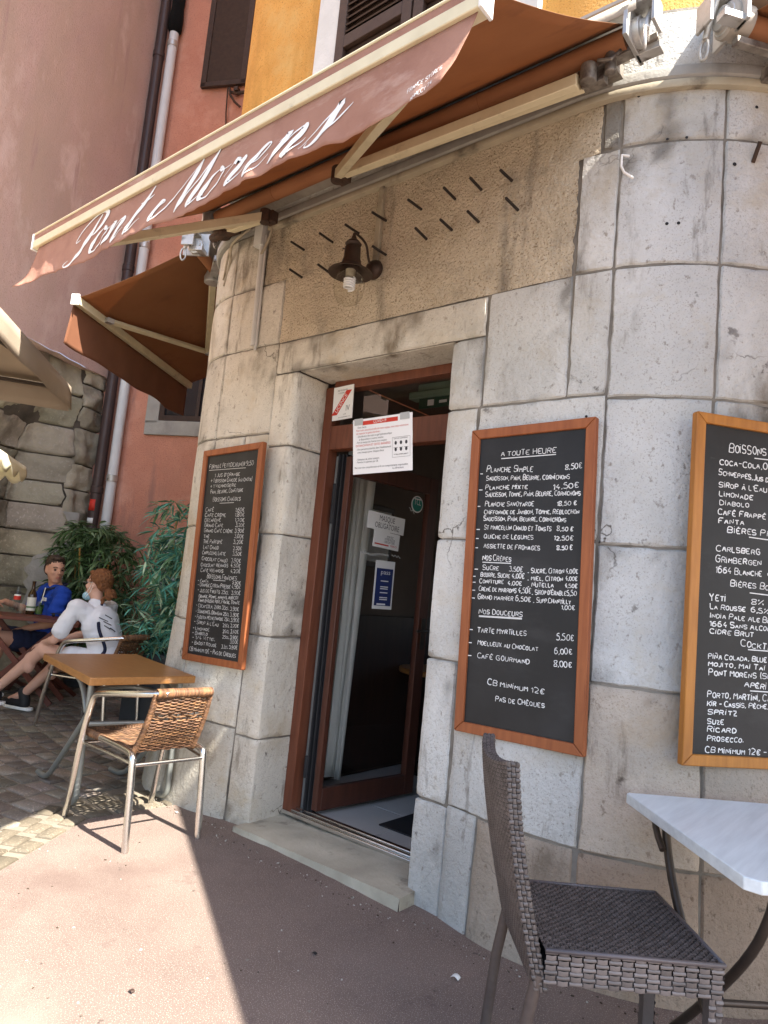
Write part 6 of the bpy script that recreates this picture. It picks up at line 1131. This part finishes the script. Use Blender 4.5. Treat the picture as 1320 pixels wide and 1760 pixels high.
b = MB(); b.tube([Mh @ V(p) for p in ((.0, .080, .02), (.06, .070, .016), (.10, .055, .014), (.112, .03, .012))], .0022, 5); b.build("spectacles", M['galv'], wo_, local=True)
b = MB(); b.tube(spline([g['nec'] + V((.05, -.10, -.02)), g['nec'] + V((-.04, -.02, .03)), g['nec'] + V((-.105, .07, -.06)), V((.005, .14, .80)), V((-.10, .16, .66)), V((-.10, .19, .60))], 6), .013, 8, flat=.4); b.build("bag_strap", M['navy'], wo_, local=True)
for s in 'LR': shoe(wo_, g['an' + s], g['to' + s], M['black'], M['white'])
# man in the blue polo across the table
mp_ = atD(80, 1116, 6.75); gm = gz(mp_.x); fdir = -AX * .72 - BX * .69; frz = math.atan2(fdir.y, fdir.x)
J = dict(pel=(0, 0, .45), che=(-.02, 0, .75), nec=(.0, 0, .93), hed=(.03, .01, 1.085), shL=(.0, .205, .895), shR=(.0, -.205, .895), elL=(.08, .27, .64), wrL=(.24, .10, .57), hdL=(.6, -.6, -.2), upL=(.2, .2, 1), elR=(.12, -.26, .70), wrR=(.34, -.20, .775), hdR=(.9, .2, 0), upR=(0, 0, 1),
         hiL=(.02, .10, .44), hiR=(.02, -.10, .44), knL=(.47, .16, .50), knR=(.46, -.20, .50), anL=(.46, .18, .13), anR=(.52, -.22, .13), toL=(.58, .20, .08), toR=(.64, -.25, .08))
ma_, g, Mh, _ = person("man in a bright blue polo shirt with short dark hair, seated and looking right", (mp_.x, mp_.y, gm), frz, J, 1.62, .03, M['skin'])
face_(ma_, Mh, M['hairdark'])
b = MB(); b.ell(V((0, 0, .47)), (.145, .19, .11)); b.cap((0, 0, .50), g['che'], .145, .155, 20); b.ell(g['che'], (.135, .19, .17)); b.cap(g['che'], g['nec'] - ZX * .025, .12, .08, 16)
for s in 'LR': b.cap(g['che'] + (g['sh' + s] - g['che']) * .4, g['sh' + s], .09, .070, 14); b.cap(g['sh' + s], g['sh' + s].lerp(g['el' + s], .72), .068, .066, 14)
sh_ = remesh(b, "polo_shirt", M['blue'], ma_, .009, 4, fold=((13, 9, 8), .022))
b = MB(); n_ = g['nec']; b.tube([n_ + V((.085 * math.cos(a) - .005, .075 * math.sin(a), .012 - .03 * math.cos(a))) for a in [-2.9 + k * .29 for k in range(21)]], .013, 8); b.beam(n_ + V((.090, .005, -.02)), n_ + V((.120, .005, -.22)), .03, .012, (1, 0, 0)); b.build("dark_collar", M['navy'], sh_, local=True)
b = MB(); b.box(n_ + V((.115, .10, -.10)), (.012, .075, .03)); b.build("chest_badge", M['white'], sh_, local=True)
b = MB(); b.ell(n_ + V((.140, .0, -.21)), (.014, .026, .022)); b.ell(n_ + V((.140, .0, -.26)), (.014, .026, .022)); b.build("hanging_sunglasses", M['black'], sh_, local=True)
b = MB(); b.ell(V((0, 0, .43)), (.15, .185, .095))
for s in 'LR': b.cap(g['hi' + s], g['hi' + s].lerp(g['kn' + s], .62), .105, .095, 16)
remesh(b, "navy_shorts", M['navy'], ma_, .01, 4, fold=((15, 11, 11), .014))
b = MB(); E_ = lambda p, r: b.ell(Mh @ V(p), r, Mh, 20, 14); E_((-.022, 0, .060), (.098, .080, .082)); E_((-.06, 0, .01), (.058, .074, .07)); E_((.045, 0, .108), (.042, .055, .024)); remesh(b, "hair", M['hairdark'], ma_, .0065, 2, fold=((70, 70, 50), .010))
for s in 'LR': shoe(ma_, g['an' + s], g['to' + s], M['black'], M['white'])
ma_.scale = (1.07, 1.07, 1.07)
# third guest, only a hand shows at the left edge
hp = atZ(8, 1040, .90); fdir = AX * .9 + BX * .42; frz = math.atan2(fdir.y, fdir.x); tp_ = V((hp.x, hp.y, 0)) - fdir.normalized() * .62 + V((-fdir.y, fdir.x, 0)).normalized() * .16
J = dict(pel=(0, 0, .52), che=(.03, 0, .83), nec=(.06, 0, 1.02), hed=(.09, 0, 1.19), shL=(.06, .21, .98), shR=(.06, -.21, .98), elL=(.18, .27, .76), wrL=(.38, .16, .80), elR=(.24, -.24, .78), wrR=(.47, -.165, .815), hdR=(1, .1, -.1), upR=(0, 0, 1), cuR=.9,
         hiL=(.02, .10, .51), hiR=(.02, -.10, .51), knL=(.46, .15, .53), knR=(.46, -.15, .53), anL=(.40, .16, .13), anR=(.40, -.16, .13), toL=(.52, .17, .08), toR=(.52, -.17, .08))
th_, g, Mh, _ = person("seated guest at the left edge, only a hand over the table shows", (tp_.x, tp_.y, gz(tp_.x)), frz, J, 0, 0, M['skin'])
face_(th_, Mh, M['hairdark']); b = MB(); E_ = lambda p, r: b.ell(Mh @ V(p), r, Mh, 20, 14); E_((-.022, 0, .060), (.098, .080, .082)); E_((-.06, 0, .01), (.058, .074, .07)); remesh(b, "hair", M['hairdark'], th_, .008, 2)
b = MB(); b.ell(V((0, 0, .54)), (.145, .19, .11)); b.cap((0, 0, .58), g['che'], .145, .155, 20); b.ell(g['che'], (.135, .19, .17)); b.cap(g['che'], g['nec'] - ZX * .025, .12, .08, 16)
for s in 'LR': b.cap(g['che'] + (g['sh' + s] - g['che']) * .4, g['sh' + s], .09, .070, 14); b.cap(g['sh' + s], g['sh' + s].lerp(g['el' + s], .72), .068, .066, 14)
remesh(b, "grey_shirt", M['tape'], th_, .01, 4); b = MB(); b.ell(V((0, 0, .50)), (.15, .185, .095))
for s in 'LR': b.cap(g['hi' + s], g['kn' + s], .105, .085, 16); b.cap(g['kn' + s], g['an' + s], .08, .06, 14)
remesh(b, "trousers", M['navy'], th_, .01, 4)
for s in 'LR': shoe(th_, g['an' + s], g['to' + s], M['black'], M['white'])
# ------------------------------------------------------------------ their table, chairs and drinks
TZ = .845; n1, n2_ = atZ(20, 1059, TZ), atZ(136, 1069, TZ); dx = (n2_ - n1); dx.z = 0; Wd = dx.length; dx.normalize(); dy = V((-dx.y, dx.x, 0)); dy = dy if dy.dot(BX) > 0 else -dy
n1 = n1 - dx * .42; Wd += .42
wt_ = thing("wooden_table", "dark red-brown wooden folding table with drinks between the seated people", "table", tuple(n1 + dx * Wd / 2 + dy * .3 - ZX * (TZ - .07)))
FW_ = frame(n1 - ZX * .03, dx, dy); b = MB()
for k in range(5): b.box((Wd / 2, .045 + k * .088, .015), (Wd, .084, .03), FW_)
b.box((.03, .22, -.012), (.05, .42, .022), FW_); b.box((Wd - .03, .22, -.012), (.05, .42, .022), FW_); b.build("table_top", M['darkwood'], wt_, bevel=.003)
for yy in (.06, .36):
    for sgn in (0, 1):
        b = MB(); xa, xb = (.16, Wd - .16) if sgn == 0 else (Wd - .16, .16); P0_, P1_ = FW_ @ V((xa, yy + sgn * .025, -.02)), FW_ @ V((xb, yy + sgn * .025, -TZ + .03 + gz(n1.x) + .03)); b.beam(P0_, P1_, .024, .045, dx); b.build("leg", M['darkwood'], wt_, bevel=.003)
def Z86(b):
    b.v = [V((q.x, q.y, q.z * .86)) for q in b.v]; return b
def wchair(label, loc, rz):
    t = thing("folding_chair", label, "chair", loc, rz, "dark wooden folding chairs")
    for s in (-1, 1):
        b = MB(); b.beam((.24, .20 * s, 0), (-.20, .20 * s, .86), .022, .04, (1, 0, 0)); Z86(b).build("rear_post", M['darkwood'], t, local=True, bevel=.003); b = MB(); b.beam((-.26, .17 * s, 0), (.22, .17 * s, .45), .022, .04, (1, 0, 0)); Z86(b).build("leg", M['darkwood'], t, local=True, bevel=.003)
    b = MB(); [b.box((-.17 + .075 * k, 0, .455), (.06, .40, .018)) for k in range(6)]; Z86(b).build("seat", M['darkwood'], t, local=True, bevel=.003); b = MB(); [b.box((-.155 - .04 * k, 0, .60 + .09 * k), (.016, .42, .06)) for k in range(3)]; Z86(b).build("backrest", M['darkwood'], t, local=True, bevel=.003); b = MB(); b.box((.16, 0, .10), (.025, .40, .04)); Z86(b).build("stretcher", M['darkwood'], t, local=True, bevel=.003)
    return t
fd = -AX * .72 - BX * .69; wc = wchair("dark wooden folding chair under the man in the blue polo", (mp_.x, mp_.y, gm + .0), math.atan2(fd.y, fd.x))
fd = AX * .9 + BX * .42; dup(wc, (tp_.x, tp_.y, gz(tp_.x)), math.atan2(fd.y, fd.x), "dark wooden folding chair under the guest at the left edge", "dark wooden folding chairs")
dup(wc, (.28, 2.35, .07), math.radians(-60), "dark wooden folding chair standing inside the cafe behind the door glass", "dark wooden folding chairs")
it = thing("inside_table", "small dark pedestal table inside the cafe seen through the doorway", "table", (-.02, 1.75, .07)); b = MB(); b.lathe([(.30, .70), (.31, .71), (.31, .73), (.30, .74)], 24); b.build("table_top", M['tabletop'], it, local=True); b = MB(); b.lathe([(.22, 0), (.22, .015), (.03, .04), (.025, .70)], 20); b.build("pedestal", M['bronze'], it, local=True)
for y_, z_, w_, h__, m_, l_ in ((1.25, 1.75, .34, .46, M['curtain'], "pale framed picture on the dark wall inside the cafe"), (2.3, 1.7, .5, .36, M['frameamber'], "amber framed picture deeper inside the cafe")):
    fp_ = thing("wall_picture", l_, "picture", (IX0 + .0, y_, z_)); b = MB(); b.box((.012, 0, 0), (.02, w_, h__)); b.build("frame", M['darkpanel'], fp_, local=True, bevel=.003); b = MB(); b.box((.024, 0, 0), (.004, w_ - .08, h__ - .08)); b.build("print", m_, fp_, local=True)
def tumbler(px, py, r0, r1, h, label, cat="glass", name="drinking_glass", fill=None, fm=None, z=TZ):
    P_ = atZ(px, py, z); t = thing(name, label, cat, (P_.x, P_.y, z), 0, 'glasses on the wooden table'); b = MB(); b.lathe([(.001, .004), (r0 * .9, .004), (r0, .001), (r0 * 1.0, .006), (r1, h), (r1 - .002, h), (r0 - .003, .008), (.001, .008)], 18, caps=False); b.build("glass_wall", M['drinkglass'], t, local=True)
    if fill: b = MB(); b.lathe([(r0 * .88, .009), (r0 * .9 + (r1 - r0) * fill, h * fill)], 16); b.build("drink", fm, t, local=True)
    return t
tumbler(34, 1055, .034, .038, .095, "short clear tumbler at the near edge of the wooden table")
tumbler(20, 1049, .030, .035, .12, "empty clear glass behind the short tumbler on the wooden table")
mj = tumbler(66, 1057, .033, .038, .13, "mojito glass stuffed with mint leaves and a straw", fill=.55, fm=mat("mint_drink", (.10, .17, .04), (.05, .10, .02), 40, .4)); b = MB()
for k in range(26): leaf(b, V((lr.uniform(-.025, .025), lr.uniform(-.025, .025), lr.uniform(.05, .10))), (lr.uniform(-1, 1), lr.uniform(-1, 1), .8), .035, .018, (.05, .16, .02))
b.build("mint", M['leaf'], mj, local=True); b = MB(); b.tube([(-.01, 0, .02), (.035, .012, .25)], .004, 8); b.build("straw", M['white'], mj, local=True)
bg_ = tumbler(123, 1063, .033, .040, .165, "half full beer glass at the right end of the wooden table", fill=.52, fm=M['beer']); b = MB(); b.lathe([(.034, .086), (.035, .094)], 16); b.build("foam", M['paper'], bg_, local=True)
P_ = atZ(26, 1052, TZ); cb = thing("soda_bottle", "clear glass soda bottle with a red and white label", "bottle", (P_.x, P_.y, TZ)); b = MB(); b.lathe([(.001, .003), (.027, .002), (.030, .01), (.030, .07), (.026, .10), (.029, .13), (.027, .16), (.016, .21), (.013, .235), (.014, .245)], 18, caps=False); b.build("glass_wall", M['drinkglass'], cb, local=True); b = MB(); b.lathe([(.0305, .115), (.0305, .15)], 18, caps=False); b.build("label", M['redprint'], cb, local=True); b = MB(); b.lathe([(.0295, .15), (.029, .162)], 18, caps=False); b.build("label_edge", M['white'], cb, local=True)
P_ = atZ(51, 1056, TZ); wb = thing("wine_bottle", "dark brown bottle with a pale cream label and long neck", "bottle", (P_.x, P_.y, TZ)); b = MB(); b.lathe([(.001, .004), (.035, .002), (.0375, .008), (.0375, .17), (.034, .19), (.018, .222), (.0145, .24), (.0135, .285), (.016, .288), (.016, .30), (.012, .302)], 20); b.build("glass_body", M['winebottle'], wb, local=True, smooth=50); b = MB(); b.lathe([(.0382, .035), (.0382, .155)], 20, caps=False); b.build("label", M['curtain'], wb, local=True); b = MB(); b.lathe([(.0387, .06), (.0387, .075)], 20, caps=False); b.build("label_band", mat("green_label", (.10, .18, .08), None, 9, .6), wb, local=True)
P_ = atZ(98, 1061, TZ); b = MB(); b.ell(P_ + ZX * .02 - dx * .033, (.028, .012, .018)); b.ell(P_ + ZX * .02 + dx * .033, (.028, .012, .018)); b.tube([P_ + ZX * .03 - dx * .06, P_ + ZX * .03 - dx * .06 + dy * .12], .003, 5); b.tube([P_ + ZX * .03 + dx * .06, P_ + ZX * .03 + dx * .06 + dy * .12], .003, 5); b.tube([P_ + ZX * .03 - dx * .06, P_ + ZX * .03 + dx * .06], .004, 5); tag(b.build("sunglasses", M['black']), "black sunglasses lying on the wooden table before the blue polo", "sunglasses")
# ------------------------------------------------------------------ litter
P_ = atZ(783, 1683, .004); b = MB(); b.grid(lambda u, v: P_ + V((.032 * (u - .5), .018 * (v - .5), .004 + .008 * math.sin(u * 3.1) + .004 * v)), 4, 3); tag(b.build("paper_scrap", M['white'], solid=.001), "small white paper scrap on the shaded pavement near the rattan chair", "litter")
for i, (px, py, m, l_) in enumerate(((303, 1397, M['white'], "small white paper crumb by the wicker chair's rear leg"), (540, 1640, M['black'], "dark leaf fragment on the shaded pavement"), (226, 1705, M['brownwood'], "dark brown leaf fragment on the sunlit pavement"))):
    P_ = atZ(px, py, .002); b = MB(); b.grid(lambda u, v: P_ + V((.020 * (u - .5), .013 * (v - .5), .003 + .004 * math.sin(u * 3.1))), 4, 3); tag(b.build("leaf_fragment" if i else "paper_scrap", m, solid=.001), l_, "litter")

# grit and crumbs gathered along the foot of the wall and over the pavement
gr = random.Random(21); b = MB()
for k in range(520):
    if k < 340:
        u = gr.uniform(-.9, 3.2); P_ = (PF.at(u)); q = P_[0] + P_[1] * (.09 + bat(min(max(u, -.5), 1.7), 0) * .3 + abs(gr.gauss(0, .05))) if not -.05 < u < 1.2 else V((u, -.16 - abs(gr.gauss(0, .04)), 0))
    else: q = V((gr.uniform(-.4, 2.4), gr.uniform(-2.3, -.2), 0))
    r_ = gr.uniform(.0015, .0045); b.tone = gr.choice(((.5, .45, .38), (.25, .2, .16), (.9, .88, .8), (.14, .1, .07))); b.ell((q.x, q.y, r_ * .4), (r_ * gr.uniform(.8, 1.8), r_, r_ * .7), rotz(gr.uniform(0, 3)), 6, 4)
kind(b.build("grit", mat("grit", (.5, .5, .5), None, 30, .95, tone=True)), 'stuff')
